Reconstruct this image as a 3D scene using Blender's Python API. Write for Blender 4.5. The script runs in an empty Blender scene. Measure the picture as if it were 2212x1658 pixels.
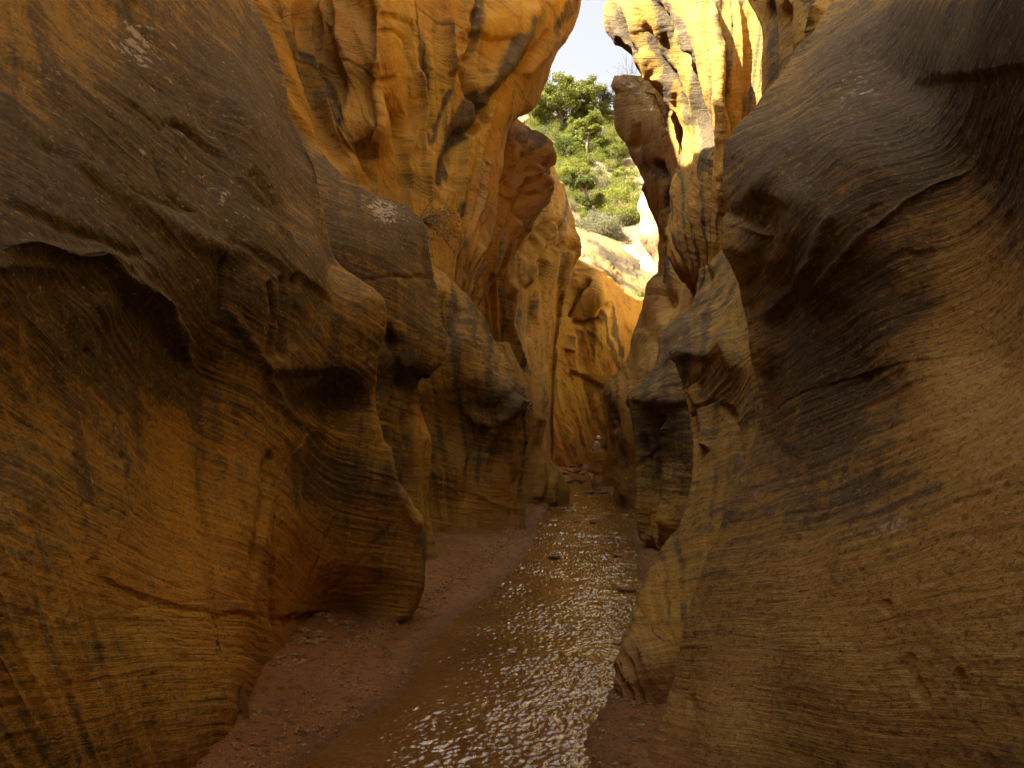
import bpy, math, random
import numpy as np

# ------------------------------------------------------------------ camera, world, sun, exposure
scene = bpy.context.scene
col = scene.collection
F, U0, HZ, EYE = 1475.0, 1106.0, 952.0, 1.6      # photo measured on a 2212 x 1658 grid: focal length, centre column, horizon row, eye height
cam_data = bpy.data.cameras.new("camera")
cam = bpy.data.objects.new("camera", cam_data)
col.objects.link(cam)
cam.location = (0, 0, EYE)
cam.rotation_euler = (math.radians(90), 0, 0)
cam_data.sensor_width = 36.0
cam_data.lens = F / 2212 * 36.0
cam_data.shift_y = (HZ - 829) / 2212
cam_data.clip_start, cam_data.clip_end = 0.05, 2000
scene.camera = cam

SUN = np.array((-0.60, -0.22, 0.77)); SUN /= np.linalg.norm(SUN)
elev = math.asin(SUN[2])
world = bpy.data.worlds.new("World"); scene.world = world; world.use_nodes = True
wn = world.node_tree.nodes; wl = world.node_tree.links
bg = wn["Background"]
sky = wn.new("ShaderNodeTexSky"); sky.sky_type = 'NISHITA'; sky.sun_disc = False
sky.sun_elevation = elev
sky.sun_rotation = math.atan2(SUN[0], SUN[1])
sky.air_density = 0.8; sky.dust_density = 5.0; sky.ozone_density = 1.0
hsv = wn.new("ShaderNodeHueSaturation"); hsv.inputs["Saturation"].default_value = 0.18      # pale hazy sky
wl.new(sky.outputs[0], hsv.inputs["Color"]); wl.new(hsv.outputs[0], bg.inputs[0]); bg.inputs[1].default_value = 0.055
sun_data = bpy.data.lights.new("sun", 'SUN'); sun_data.energy = 4.3; sun_data.angle = math.radians(0.5); sun_data.color = (1.0, 0.93, 0.80)
sun = bpy.data.objects.new("sun", sun_data); col.objects.link(sun)
from mathutils import Vector
sun.rotation_euler = Vector((-SUN[0], -SUN[1], -SUN[2])).to_track_quat('-Z', 'Y').to_euler()
sun.location = (-20, -10, 40)
scene.view_settings.view_transform = 'Standard'; scene.view_settings.look = 'None'
scene.view_settings.gamma = 1.0; scene.view_settings.exposure = 2.92
scene.view_settings.use_curve_mapping = False
scene.cycles.max_bounces = 10; scene.cycles.diffuse_bounces = 8; scene.cycles.glossy_bounces = 4
scene.cycles.use_denoising = True
scene.cycles.sample_clamp_indirect = 8.0
scene.cycles.caustics_reflective = False; scene.cycles.caustics_refractive = False

rng = np.random.default_rng(7); random.seed(7)

# ------------------------------------------------------------------ helpers: numbers
def smooth(a, b, x):
    t = np.clip((x - a) / (b - a), 0, 1); return t * t * (3 - 2 * t)

_P = rng.permutation(256); _P = np.concatenate([_P, _P, _P])
_G = rng.normal(size=(256, 3)); _G /= np.linalg.norm(_G, axis=1)[:, None]; _G = _G.astype(np.float32)
def noise(p):
    """gradient noise, p (N,3) -> about -1..1"""
    p = np.asarray(p, np.float32)
    i = np.floor(p); f = p - i; i = i.astype(np.int32) & 255
    w = f * f * f * (f * (f * 6 - 15) + 10)
    out = np.zeros(len(p), np.float32)
    for dx in (0, 1):
        wx = w[:, 0] if dx else 1 - w[:, 0]
        hx = _P[(i[:, 0] + dx) & 255]
        for dy in (0, 1):
            wy = wx * (w[:, 1] if dy else 1 - w[:, 1])
            hy = _P[hx + ((i[:, 1] + dy) & 255)]
            for dz in (0, 1):
                wz = wy * (w[:, 2] if dz else 1 - w[:, 2])
                g = _G[_P[hy + ((i[:, 2] + dz) & 255)]]
                out += wz * (g[:, 0] * (f[:, 0] - dx) + g[:, 1] * (f[:, 1] - dy) + g[:, 2] * (f[:, 2] - dz))
    return out * 1.7
def fbm(p, octs=3, gain=0.5):
    s, a, t = 0, 1.0, 0
    for k in range(octs):
        s = s + a * noise(p * (2.03 ** k) + 17.3 * k); t += a; a *= gain
    return s / t

def pchip(x, y, xs):
    """monotone cubic through (x, y[n, ...]) at xs"""
    x = np.asarray(x, float); y = np.asarray(y, float); n = len(x)
    sh = y.shape[1:]; y = y.reshape(n, -1)
    h = np.diff(x)[:, None]; d = np.diff(y, axis=0) / h
    m = np.zeros_like(y)
    if n > 2:
        w1 = 2 * h[1:] + h[:-1]; w2 = h[1:] + 2 * h[:-1]
        ok = d[:-1] * d[1:] > 0
        with np.errstate(divide='ignore', invalid='ignore'):
            mm = (w1 + w2) / (w1 / d[:-1] + w2 / d[1:])
        m[1:-1] = np.where(ok, mm, 0)
    m[0] = d[0]; m[-1] = d[-1]
    k = np.clip(np.searchsorted(x, xs, side='right') - 1, 0, n - 2)
    t = ((xs - x[k]) / np.diff(x)[k])[:, None]
    hk = h[k]; t2 = t * t; t3 = t2 * t
    r = (2*t3-3*t2+1) * y[k] + (t3-2*t2+t) * hk * m[k] + (-2*t3+3*t2) * y[k+1] + (t3-t2) * hk * m[k+1]
    return r.reshape((len(xs),) + sh)

def px(u, v, Y):
    """the point at distance Y that shows at photo position (u, v)"""
    return ((u - U0) / F * Y, Y, EYE + (HZ - v) / F * Y)
def ground_px(u, v, z=0.0):
    Y = (EYE - z) * F / (v - HZ); return ((u - U0) / F * Y, Y)

# ------------------------------------------------------------------ helpers: objects
def tag(o, label=None, cat=None, group=None, kind=None):
    for k, val in (("label", label), ("category", cat), ("group", group), ("kind", kind)):
        if val: o[k] = val
    return o
def link(name, me, mat=None, parent=None):
    o = bpy.data.objects.new(name, me); col.objects.link(o)
    if mat and me is not None and not me.materials: me.materials.append(mat)
    if parent: o.parent = parent
    return o
def empty(name, loc=(0, 0, 0), rz=0.0, s=1.0):
    o = bpy.data.objects.new(name, None); col.objects.link(o); o.location = loc; o.rotation_euler = (0, 0, rz); o.scale = (s, s, s)
    o.empty_display_size = 0.1
    return o
def mesh_np(name, co, faces, smooth_sh=True, attrs=None):
    """faces: int array (n,4) or (n,3)"""
    me = bpy.data.meshes.new(name)
    co = np.asarray(co, np.float32); faces = np.asarray(faces, np.int32)
    k = faces.shape[1]
    me.vertices.add(len(co)); me.vertices.foreach_set("co", co.ravel())
    me.loops.add(faces.size); me.loops.foreach_set("vertex_index", faces.ravel())
    me.polygons.add(len(faces)); me.polygons.foreach_set("loop_start", np.arange(0, faces.size, k, dtype=np.int32))
    me.polygons.foreach_set("loop_total", np.full(len(faces), k, np.int32))
    if smooth_sh: me.polygons.foreach_set("use_smooth", np.ones(len(faces), bool))
    for an, (tp, arr) in (attrs or {}).items():
        a = me.attributes.new(an, tp, 'POINT')
        a.data.foreach_set("color" if tp == 'FLOAT_COLOR' else "value", np.asarray(arr, np.float32).ravel())
    me.update(calc_edges=True); me.validate()
    return me
def grid_faces(nr, nc, flip=False):
    a = (np.arange(nr - 1)[:, None] * nc + np.arange(nc - 1)[None, :]).ravel()
    q = np.stack([a, a + 1, a + nc + 1, a + nc], 1)
    return q[:, ::-1] if flip else q

# ------------------------------------------------------------------ materials
class NT:
    def __init__(s, name):
        s.m = bpy.data.materials.new(name); s.m.use_nodes = True
        s.t = s.m.node_tree; s.b = s.t.nodes["Principled BSDF"]; s.out = s.t.nodes["Material Output"]
    def n(s, typ, **kw):
        nd = s.t.nodes.new(typ)
        for k, v in kw.items(): setattr(nd, k, v)
        return nd
    def l(s, a, b): s.t.links.new(a, b)
    def val(s, x, sock):
        if isinstance(x, (int, float)): sock.default_value = x
        elif isinstance(x, tuple): sock.default_value = x if len(x) == len(sock.default_value) else x + (1,)
        else: s.l(x, sock)
    def math(s, op, a, b=0.0, clamp=False):
        nd = s.n("ShaderNodeMath", operation=op); nd.use_clamp = clamp
        s.val(a, nd.inputs[0]); s.val(b, nd.inputs[1]); return nd.outputs[0]
    def mix(s, f, a, b, typ='MIX'):
        nd = s.n("ShaderNodeMix", data_type='RGBA', blend_type=typ); nd.clamp_factor = True
        s.val(f, nd.inputs[0]); s.val(a, nd.inputs[6]); s.val(b, nd.inputs[7]); return nd.outputs[2]
    def ramp(s, f, lo, hi, a=0.0, b=1.0):
        nd = s.n("ShaderNodeMapRange", interpolation_type='SMOOTHSTEP')
        s.val(f, nd.inputs[0]); 
        for i, x in enumerate((lo, hi, a, b)): nd.inputs[i + 1].default_value = x
        return nd.outputs[0]
    def noise(s, vec, scale, detail=4, rough=0.55, dist=0.0):
        nd = s.n("ShaderNodeTexNoise"); s.l(vec, nd.inputs["Vector"])
        nd.inputs["Scale"].default_value = scale; nd.inputs["Detail"].default_value = detail
        nd.inputs["Roughness"].default_value = rough; nd.inputs["Distortion"].default_value = dist
        return nd.outputs["Fac"]
    def attr(s, name):
        return s.n("ShaderNodeAttribute", attribute_name=name)
    def scale(s, vec, xyz):
        nd = s.n("ShaderNodeVectorMath", operation='MULTIPLY'); s.l(vec, nd.inputs[0]); nd.inputs[1].default_value = xyz; return nd.outputs[0]
    def add(s, a, b):
        nd = s.n("ShaderNodeVectorMath", operation='ADD'); s.l(a, nd.inputs[0]); s.val(b, nd.inputs[1]); return nd.outputs[0]
    def pos(s): return s.n("ShaderNodeNewGeometry").outputs["Position"]
    def bump(s, h, strength, dist, normal=None):
        nd = s.n("ShaderNodeBump"); nd.inputs["Strength"].default_value = strength; nd.inputs["Distance"].default_value = dist
        s.l(h, nd.inputs["Height"])
        if normal: s.l(normal, nd.inputs["Normal"])
        return nd.outputs[0]

def mat_rock():
    s = NT("sandstone"); P = s.pos()
    tone = s.attr("tone"); sep = s.n("ShaderNodeSeparateColor"); s.l(tone.outputs["Color"], sep.inputs[0])
    varn_shade, red, pale = sep.outputs[0], sep.outputs[1], sep.outputs[2]; lich = tone.outputs["Alpha"]
    bed = s.attr("bed").outputs["Fac"]; sc = s.attr("grain").outputs["Fac"]     # grain: size of the strata in this wall
    bs = s.math('DIVIDE', bed, sc)
    cb = s.n("ShaderNodeCombineXYZ"); s.l(bs, cb.inputs[0])
    def strat(k, side, scale, detail, rough):
        v1 = s.scale(cb.outputs[0], (k, 0, 0)); v2 = s.scale(P, (side, side, side * .6))
        return s.noise(s.add(v1, v2), scale, detail, rough, 0.15)
    st1 = strat(13.0, 1.5, 1.0, 6, 0.66); st2 = strat(55.0, 3.5, 1.0, 5, 0.66); st0 = strat(1.3, 0.5, 1.0, 3, 0.5)
    n1 = s.noise(P, 0.55, 4, 0.55); n2 = s.noise(P, 2.6, 5, 0.6); n3 = s.noise(P, 17.0, 6, 0.7); ng = s.noise(P, 150.0, 3, 0.7); n4 = s.noise(P, 48.0, 4, 0.65)
    drip = s.noise(s.scale(P, (4.2, 4.2, 0.35)), 1.0, 5, 0.6)
    c = s.mix(s.ramp(n1, .3, .7), (0.53, 0.285, 0.018), (0.51, 0.225, 0.014))
    c = s.mix(s.ramp(st0, .35, .65), c, (0.57, 0.35, 0.035))
    c = s.mix(s.math('MULTIPLY', red, s.ramp(n2, .2, .7, .6, 1)), c, (0.43, 0.145, 0.03))
    c = s.mix(s.math('MULTIPLY', pale, s.ramp(st1, .25, .65, .55, 1)), c, (0.52, 0.43, 0.26))
    # strata lines
    sm = s.ramp(s.noise(P, 0.9, 3, .5), .32, .66, .25, 1.0)
    c = s.mix(s.math('MULTIPLY', sm, s.ramp(st1, .48, .37, 0, .75)), c, (0.17, 0.095, 0.025))
    c = s.mix(s.math('MULTIPLY', sm, s.ramp(st2, .48, .37, 0, .65)), c, (0.13, 0.075, 0.02))
    c = s.mix(s.ramp(st2, .56, .66, 0, .4), c, (0.63, 0.39, 0.07))
    # brown desert varnish plus painted foreground shade, broken by drips, pits and strata
    vm = s.math('ADD', varn_shade, s.math('MULTIPLY', s.math('SUBTRACT', n2, 0.5), 0.45))
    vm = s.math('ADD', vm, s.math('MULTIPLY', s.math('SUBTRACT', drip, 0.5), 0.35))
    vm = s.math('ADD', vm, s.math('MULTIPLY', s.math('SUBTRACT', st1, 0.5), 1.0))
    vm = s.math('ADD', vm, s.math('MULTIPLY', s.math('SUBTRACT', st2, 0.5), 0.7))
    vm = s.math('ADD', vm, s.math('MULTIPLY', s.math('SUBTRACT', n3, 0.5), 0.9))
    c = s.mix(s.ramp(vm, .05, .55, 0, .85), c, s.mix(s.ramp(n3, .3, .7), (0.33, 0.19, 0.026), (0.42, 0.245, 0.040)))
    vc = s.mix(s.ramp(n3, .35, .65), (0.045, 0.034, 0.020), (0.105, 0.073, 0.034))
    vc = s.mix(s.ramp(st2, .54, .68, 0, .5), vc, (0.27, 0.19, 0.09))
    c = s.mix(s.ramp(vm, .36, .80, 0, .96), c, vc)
    # dark fine speckle and pale lichen
    c = s.mix(s.math('MULTIPLY', s.ramp(n3, .60, .70), s.ramp(varn_shade, .1, .6, .15, .7)), c, (0.05, 0.035, 0.025))
    ln = s.noise(P, 15.0, 6, 0.68, .5)
    c = s.mix(s.math('MULTIPLY', s.ramp(s.math('ADD', ln, s.math('MULTIPLY', lich, .24)), .66, .74, 0, .8), s.ramp(lich, .02, .15)), c, (0.50, 0.43, 0.33))
    c = s.mix(s.ramp(n4, .55, .64, 0, .55), c, (0.07, 0.042, 0.018))
    c = s.mix(s.ramp(n4, .42, .34, 0, .35), c, (0.55, 0.34, 0.07))
    c = s.mix(s.ramp(ng, .3, .7, 0, .25), c, (0.10, 0.06, 0.03))
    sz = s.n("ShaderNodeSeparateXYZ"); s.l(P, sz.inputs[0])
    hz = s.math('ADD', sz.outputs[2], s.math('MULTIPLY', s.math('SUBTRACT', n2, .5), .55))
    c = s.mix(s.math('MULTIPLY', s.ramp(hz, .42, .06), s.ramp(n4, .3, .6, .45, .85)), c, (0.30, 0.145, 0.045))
    s.l(c, s.b.inputs["Base Color"])
    s.b.inputs["Roughness"].default_value = 0.82; s.b.inputs["Specular IOR Level"].default_value = 0.28
    h1 = s.math('ADD', s.math('MULTIPLY', st1, 1.0), s.math('MULTIPLY', st2, .38))
    h1 = s.math('MULTIPLY', h1, sm)
    h1 = s.math('ADD', h1, s.math('MULTIPLY', n3, .55))
    hs = s.math('MULTIPLY', h1, sc)
    b1 = s.bump(hs, 0.9, 0.055)
    b2 = s.bump(s.math('ADD', ng, n4), 0.5, 0.008, b1)
    s.l(b2, s.b.inputs["Normal"])
    return s.m

def mat_sand():
    s = NT("wet_sand"); P = s.pos()
    wet = s.attr("wet").outputs["Fac"]
    n1 = s.noise(P, 1.3, 4, .55); n2 = s.noise(P, 14.0, 6, .65); n3 = s.noise(P, 95.0, 4, .7)
    c = s.mix(s.ramp(n1, .3, .7), (0.26, 0.115, 0.032), (0.34, 0.165, 0.052))
    c = s.mix(s.ramp(n2, .50, .34, 0, .8), c, (0.11, 0.052, 0.018))
    c = s.mix(s.ramp(n3, .60, .75, 0, .5), c, (0.42, 0.25, 0.12))
    c = s.mix(s.ramp(n3, .42, .28, 0, .6), c, (0.09, 0.045, 0.025))
    c = s.mix(s.math('MULTIPLY', wet, .55), c, (0.12, 0.055, 0.028))
    s.l(c, s.b.inputs["Base Color"])
    r = s.math('SUBTRACT', .85, s.math('MULTIPLY', wet, .55)); s.l(r, s.b.inputs["Roughness"])
    s.b.inputs["Specular IOR Level"].default_value = 0.4
    h = s.math('ADD', s.math('MULTIPLY', n2, 1.0), s.math('MULTIPLY', n3, .35))
    s.l(s.bump(h, 1.0, .05), s.b.inputs["Normal"])
    return s.m

def mat_water():
    s = NT("muddy_water"); P = s.pos()
    n1 = s.noise(P, 1.6, 3, .5)
    c = s.mix(s.ramp(n1, .3, .7), (0.14, 0.070, 0.018), (0.20, 0.102, 0.030))
    s.l(c, s.b.inputs["Base Color"])
    s.b.inputs["Roughness"].default_value = 0.04; s.b.inputs["IOR"].default_value = 2.0
    s.b.inputs["Specular IOR Level"].default_value = 0.9
    w1 = s.noise(s.scale(P, (9, 6.0, 9)), 1.0, 3, .5, .6); w2 = s.noise(s.scale(P, (34, 22, 34)), 1.0, 3, .55, .4)
    h = s.math('ADD', s.math('MULTIPLY', w1, 1.0), s.math('MULTIPLY', w2, .30))
    s.l(s.bump(h, .5, .02), s.b.inputs["Normal"])
    return s.m

def mat_stone(name, a, b):
    s = NT(name); P = s.n("ShaderNodeTexCoord").outputs["Object"]
    oi = s.n("ShaderNodeObjectInfo").outputs["Random"]
    n2 = s.noise(P, 9.0, 5, .65)
    c = s.mix(s.ramp(n2, .3, .7), a, b)
    c = s.mix(s.math('MULTIPLY', oi, .55), c, tuple(x * .45 for x in a))
    s.l(c, s.b.inputs["Base Color"]); s.b.inputs["Roughness"].default_value = .75
    s.l(s.bump(n2, .6, .02), s.b.inputs["Normal"])
    return s.m

def mat_plain(name, a, b, scale=8.0, rough=.8, translucent=0.0, rnd=.35):
    s = NT(name); P = s.n("ShaderNodeTexCoord").outputs["Object"]
    oi = s.n("ShaderNodeObjectInfo").outputs["Random"]
    c = s.mix(s.ramp(s.noise(P, scale, 4, .6), .3, .7), a, b)
    c = s.mix(s.math('MULTIPLY', oi, rnd), c, tuple(x * .5 for x in a))
    s.l(c, s.b.inputs["Base Color"]); s.b.inputs["Roughness"].default_value = rough
    s.b.inputs["Specular IOR Level"].default_value = .25
    if translucent:
        tr = s.n("ShaderNodeBsdfTranslucent"); s.l(c, tr.inputs[0])
        mx = s.n("ShaderNodeMixShader"); mx.inputs[0].default_value = translucent
        s.l(s.b.outputs[0], mx.inputs[1]); s.l(tr.outputs[0], mx.inputs[2]); s.l(mx.outputs[0], s.out.inputs[0])
    return s.m

def mat_hill():
    s = NT("hill_soil"); P = s.pos()
    n1 = s.noise(P, .16, 4, .6); n2 = s.noise(P, .9, 5, .6); n3 = s.noise(P, 5.0, 4, .65)
    sl = s.noise(s.scale(P, (.10, .10, 1.1)), 1.0, 3, .5)
    c = s.mix(s.ramp(n2, .3, .7), (0.20, 0.125, 0.055), (0.26, 0.18, 0.09))
    c = s.mix(s.ramp(n1, .52, .66), c, (0.34, 0.27, 0.18))
    c = s.mix(s.ramp(sl, .46, .30, 0, .6), c, (0.24, 0.11, 0.04))
    c = s.mix(s.ramp(n3, .55, .7, 0, .5), c, (0.14, 0.13, 0.05))
    s.l(c, s.b.inputs["Base Color"]); s.b.inputs["Roughness"].default_value = .9
    s.l(s.bump(s.math('ADD', n2, s.math('MULTIPLY', n3, .3)), .8, .5), s.b.inputs["Normal"])
    return s.m

ROCK = mat_rock(); SAND = mat_sand(); WATER = mat_water(); HILL = mat_hill()

# ------------------------------------------------------------------ sculpting of the canyon walls
def poly_dist(u, v, pts):
    """distance, side (+ on the right of travel on the page, i.e. below a line drawn left to right) and 0..1 position along a polyline"""
    best = np.full(u.shape, 1e9); side = np.zeros_like(best); along = np.zeros_like(best)
    pts = np.asarray(pts, float)
    L = np.concatenate([[0], np.cumsum(np.hypot(*np.diff(pts, axis=0).T))])
    for k in range(len(pts) - 1):
        (x0, y0), (x1, y1) = pts[k], pts[k + 1]
        dx, dy = x1 - x0, y1 - y0; l2 = dx * dx + dy * dy
        t = np.clip(((u - x0) * dx + (v - y0) * dy) / l2, 0, 1)
        ex, ey = u - x0 - t * dx, v - y0 - t * dy
        d = np.hypot(ex, ey); m = d < best
        best = np.where(m, d, best); side = np.where(m, np.sign(dx * ey - dy * ex), side)
        along = np.where(m, (L[k] + t * (L[k + 1] - L[k])) / L[-1], along)
    return best, side, along
def stroke(kind, u, v, pts, w, a, fall=60.0):
    d, sd, al = poly_dist(u, v, pts)
    end = smooth(0, .12, al) * smooth(1, .88, al)
    if kind == 'line': return a * np.exp(-(d / w) ** 2) * end            # groove (a<0) or rib (a>0)
    s_ = d * sd                                                           # 'step': hollow on the right-hand side of the line
    return a * smooth(-w * .4, w, s_) * np.exp(-np.maximum(s_ - w, 0) / fall) * end
def blob(u, v, cu, cv, ru, rv, rot, a):
    c, s_ = math.cos(math.radians(rot)), math.sin(math.radians(rot))
    x, y = (u - cu), (v - cv)
    return a * np.exp(-(((x * c + y * s_) / ru) ** 2 + ((-x * s_ + y * c) / rv) ** 2))

def bedding(p, sc, seed, dip):
    """height above the local bedding plane; cross-bedded sets with their own dip"""
    w = 0.20 * sc * noise(p / (3.0 * sc) + seed)
    main = p[:, 2] + 0.22 * p[:, 1] + w
    th = 1.7 * sc
    q = main / th + 0.35 * noise(p / (5 * sc) + 9 + seed)
    k = np.floor(q).astype(int)
    h = np.sin(k * 12.9898 + seed * 78.233) * 43758.5453; h -= np.floor(h)
    h2 = np.sin(k * 39.425 + seed * 11.13) * 24634.63; h2 -= np.floor(h2)
    dy = dip[0] + dip[1] * (h - .5); dx = 0.35 * (h2 - .5)
    return p[:, 2] + dy * p[:, 1] + dx * p[:, 0] + w * .8 + 0.02 * sc * noise(p / (.7 * sc) + 3)

N_VERTS = 0
def section(name, label, profiles, sc=1.0, step=2.7, flap=(-1, 0.15), strokes=(), tone=(0.3, 0.2, 0.1, 0.0), paint=(),
            amp=1.0, seed=0, dip=(0.30, 0.5), parent=None, cat="rock wall", flap_up=0.5, flapn=True, lump=1.0, rise=0.0, strat=1.0, fan=(), calm=()):
    """a wall of rock lofted through vertical profiles; each profile runs from its foot to its top as (u, v, distance)"""
    global N_VERTS
    prof = []
    for pr in profiles:
        pr = [(u, (HZ + (EYE + .25) * F / Y) if v == 'b' else v, Y) for (u, v, Y) in pr]
        prof.append(np.array(pr, float))
    T = np.linspace(0, 1, 400)
    fine = []
    for a in prof:
        vb, vt = a[0, 1], a[-1, 1]
        t = (vb - a[:, 1]) / (vb - vt)
        t = np.maximum.accumulate(t + np.arange(len(t)) * 1e-6)
        fine.append(pchip(t, a, T))
    fine = np.array(fine)                                    # (np, 400, 3)
    # rows: even in the picture, coarser outside it
    dv = np.median(np.abs(np.diff(fine[:, :, 1], axis=1)), axis=0); vm = np.median(fine[:, :, 1], axis=0)[:-1]
    dens = dv / step * np.where((vm > -40) & (vm < 1720), 1.0, .2)
    cum = np.concatenate([[0], np.cumsum(dens)]); nr = int(cum[-1]) + 2
    rows = np.interp(np.linspace(0, cum[-1], nr), cum, T)
    # columns
    d3 = np.abs(np.diff(fine, axis=0))
    inf = ((fine[:-1, :, 1] > -40) & (fine[:-1, :, 1] < 1720))
    pxd = np.array([np.percentile(d3[i][inf[i]][:, 0] if inf[i].any() else d3[i][:, 0], 80) for i in range(len(d3))])
    off = np.array([(np.median(fine[i, :, 0]) < -100 and np.median(fine[i + 1, :, 0]) < 30) or (np.median(fine[i, :, 0]) > 2260 and np.median(fine[i + 1, :, 0]) > 2190) for i in range(len(d3))])
    ncol = np.maximum(10, pxd / step * np.where(off, .2, 1.0)).astype(int)
    S = np.concatenate([[0], np.cumsum(np.maximum(pxd, 25.0) + 40 * d3[:, :, 2].mean(1) / np.maximum(1, fine[:-1, :, 2].mean(1) / 6))])
    cols = np.concatenate([np.linspace(S[i], S[i + 1], ncol[i], endpoint=False) for i in range(len(ncol))] + [[S[-1]]])
    g = np.array([np.interp(rows, T, fine[i, :, k]) for i in range(len(prof)) for k in range(3)]).reshape(len(prof), 3, nr)
    G = pchip(S, g, cols).transpose(2, 0, 1)                # (nr, nc, 3)
    nc = len(cols)
    def xyz(G): return np.stack([(G[..., 0] - U0) / F * G[..., 2], G[..., 2], EYE + (HZ - G[..., 1]) / F * G[..., 2]], -1)
    X = xyz(G); u, v = G[..., 0].copy(), G[..., 1].copy()
    def normals(X):
        du = np.gradient(X, axis=1); dvv = np.gradient(X, axis=0); n = np.cross(du, dvv)
        return n / np.maximum(np.linalg.norm(n, axis=-1, keepdims=True), 1e-9)
    n = normals(X)
    vis = (np.array([0, 0, EYE]) - X); vis /= np.linalg.norm(vis, axis=-1, keepdims=True)
    sgn = 1.0 if (n * vis).sum(-1).mean() > 0 else -1.0
    n = n * sgn
    flat = X.reshape(-1, 3)
    wob = 7.0 * fbm(flat / (0.35 * sc) + 31 + seed, 3).reshape(nr, nc)
    wob2 = 7.0 * fbm(flat / (0.35 * sc) + 77 + seed, 3).reshape(nr, nc)
    du = u + wob; dv_ = v + wob2
    disp = np.zeros((nr, nc))
    for st in strokes:
        if st[0] == 'blob': disp += blob(du, dv_, *st[1:])
        else: disp += stroke(st[0], du, dv_, *st[1:])
    streak = np.zeros((nr, nc))
    for (cu, cv, k, amp_f, stk) in fan:
        ph = np.arctan2(du - cu, cv - dv_).ravel(); rr = np.hypot(du - cu, dv_ - cv).ravel()
        q = lambda kk, o: np.stack([ph * kk + .5 * noise(flat / (1.2 * sc) + o), rr / 420. + o, 0 * ph + o], 1)
        f1, f2, f3 = noise(q(k, seed)), noise(q(k * 2.4, seed + 5)), noise(q(k * 5.5, seed + 8))
        wgt = smooth(30, 160, rr)
        disp += (amp_f * sc * wgt * ((.5 - np.abs(f1)) * 1.2 + .4 * (.5 - np.abs(f2)) + .12 * f3)).reshape(nr, nc)
        g1_, g2_ = noise(q(k * 1.7, seed + 20)), noise(q(k * 4.5, seed + 30))
        streak += (stk * wgt * (smooth(.18, .55, g1_) + .6 * smooth(.2, .6, g2_) - .3 * smooth(.1, .6, -g1_))).reshape(nr, nc)
    X = X + n * disp[..., None]
    n = normals(X) * sgn
    p = X.reshape(-1, 3)
    bed = bedding(p, sc, seed, dip)
    lumps = 0.085 * sc * fbm(p / (1.25 * sc) + seed, 3, .45) * lump
    fl = 0.040 * sc * fbm(np.stack([p[:, 0] / (.42 * sc), p[:, 1] / (.42 * sc), p[:, 2] / (1.6 * sc)], 1) + 5 + seed, 2) * lump
    b = bed / sc
    sv = lambda k, side: np.stack([b * k, p[:, 0] / sc * side, (p[:, 1] + .6 * p[:, 2]) / sc * side], 1)
    s1 = noise(sv(3.6, .6) + seed); s2 = noise(sv(15.5, 1.3) + 4); s3 = noise(sv(38, 2.4) + 8)
    msk = .25 + .75 * smooth(-.35, .45, noise(p / (1.3 * sc) + 40 + seed))
    strata = strat * sc * msk * (0.014 * s1 + 0.011 * (np.abs(s2) - .35) * 1.3 + 0.006 * s3)
    grit = 0.006 * sc * fbm(p / (.055 * sc), 2)
    pit = -0.020 * sc * lump * smooth(.45, .7, noise(p / (.14 * sc) + 60)) * smooth(.1, .5, noise(p / (1.1 * sc) + 21 + seed))
    cm = np.ones((nr, nc))
    for c_ in calm: cm -= blob(u, v, *c_)
    cm = np.clip(cm, .05, 1).ravel()
    X = X + n * (amp * (lumps + fl + cm * (strata + grit + pit))).reshape(nr, nc, 1)
    # colour zones (varnish with painted shade, red, pale, lichen)
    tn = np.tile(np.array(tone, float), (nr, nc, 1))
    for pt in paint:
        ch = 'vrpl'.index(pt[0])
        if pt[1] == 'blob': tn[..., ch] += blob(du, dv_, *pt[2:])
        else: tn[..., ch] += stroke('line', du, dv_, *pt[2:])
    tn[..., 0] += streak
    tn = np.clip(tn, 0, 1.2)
    if flapn:   # the rock goes on as flat ground above the rim
        ox, oy = flap; L = math.hypot(ox, oy); ox, oy = ox / L, oy / L
        top = X[-1]; extra = []
        if rise:  # unseen upper wall rows, added to block sun and bounce light
            for q in (.2, .5, .8, 1.0):
                e = X[-1].copy(); e[:, 2] += rise * q * (.6 + .4 * smooth(8.5, 6.0, e[:, 1])) * (.90 + .18 * smooth(1.1, 2.1, e[:, 1])); e[:, :2] += .25 * q * np.array((ox, oy)) + .25 * noise(e / 2.1)[:, None] * np.array((ox, oy)); extra.append(e)
            top = extra[-1]
        for dist, up in ((.5, .25), (2.5, .6), (9, 1.2), (45, 3.0)):
            e = top.copy(); e[:, 0] += ox * dist; e[:, 1] += oy * dist
            k = min(1, dist / 9); e[:, 2] = e[:, 2] * (1 - k) + np.percentile(top[:, 2], 60) * k + up * flap_up; extra.append(e)
        X = np.concatenate([X, np.array(extra)]); tn = np.concatenate([tn, np.repeat(tn[-1:], len(extra), 0)])
        bed = np.concatenate([bed.reshape(nr, nc), np.repeat(bed.reshape(nr, nc)[-1:], len(extra), 0)]).ravel()
        nr += len(extra)
    N_VERTS += nr * nc
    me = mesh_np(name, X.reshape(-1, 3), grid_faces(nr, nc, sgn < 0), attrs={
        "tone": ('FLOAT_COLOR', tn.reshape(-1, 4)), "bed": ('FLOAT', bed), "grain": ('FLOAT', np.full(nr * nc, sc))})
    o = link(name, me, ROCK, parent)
    tag(o, label, cat, kind="structure")
    return o

def off(pr, du, dY, vb=None):
    return [(u + du, v, Y + dY) for (u, v, Y) in pr]

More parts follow.
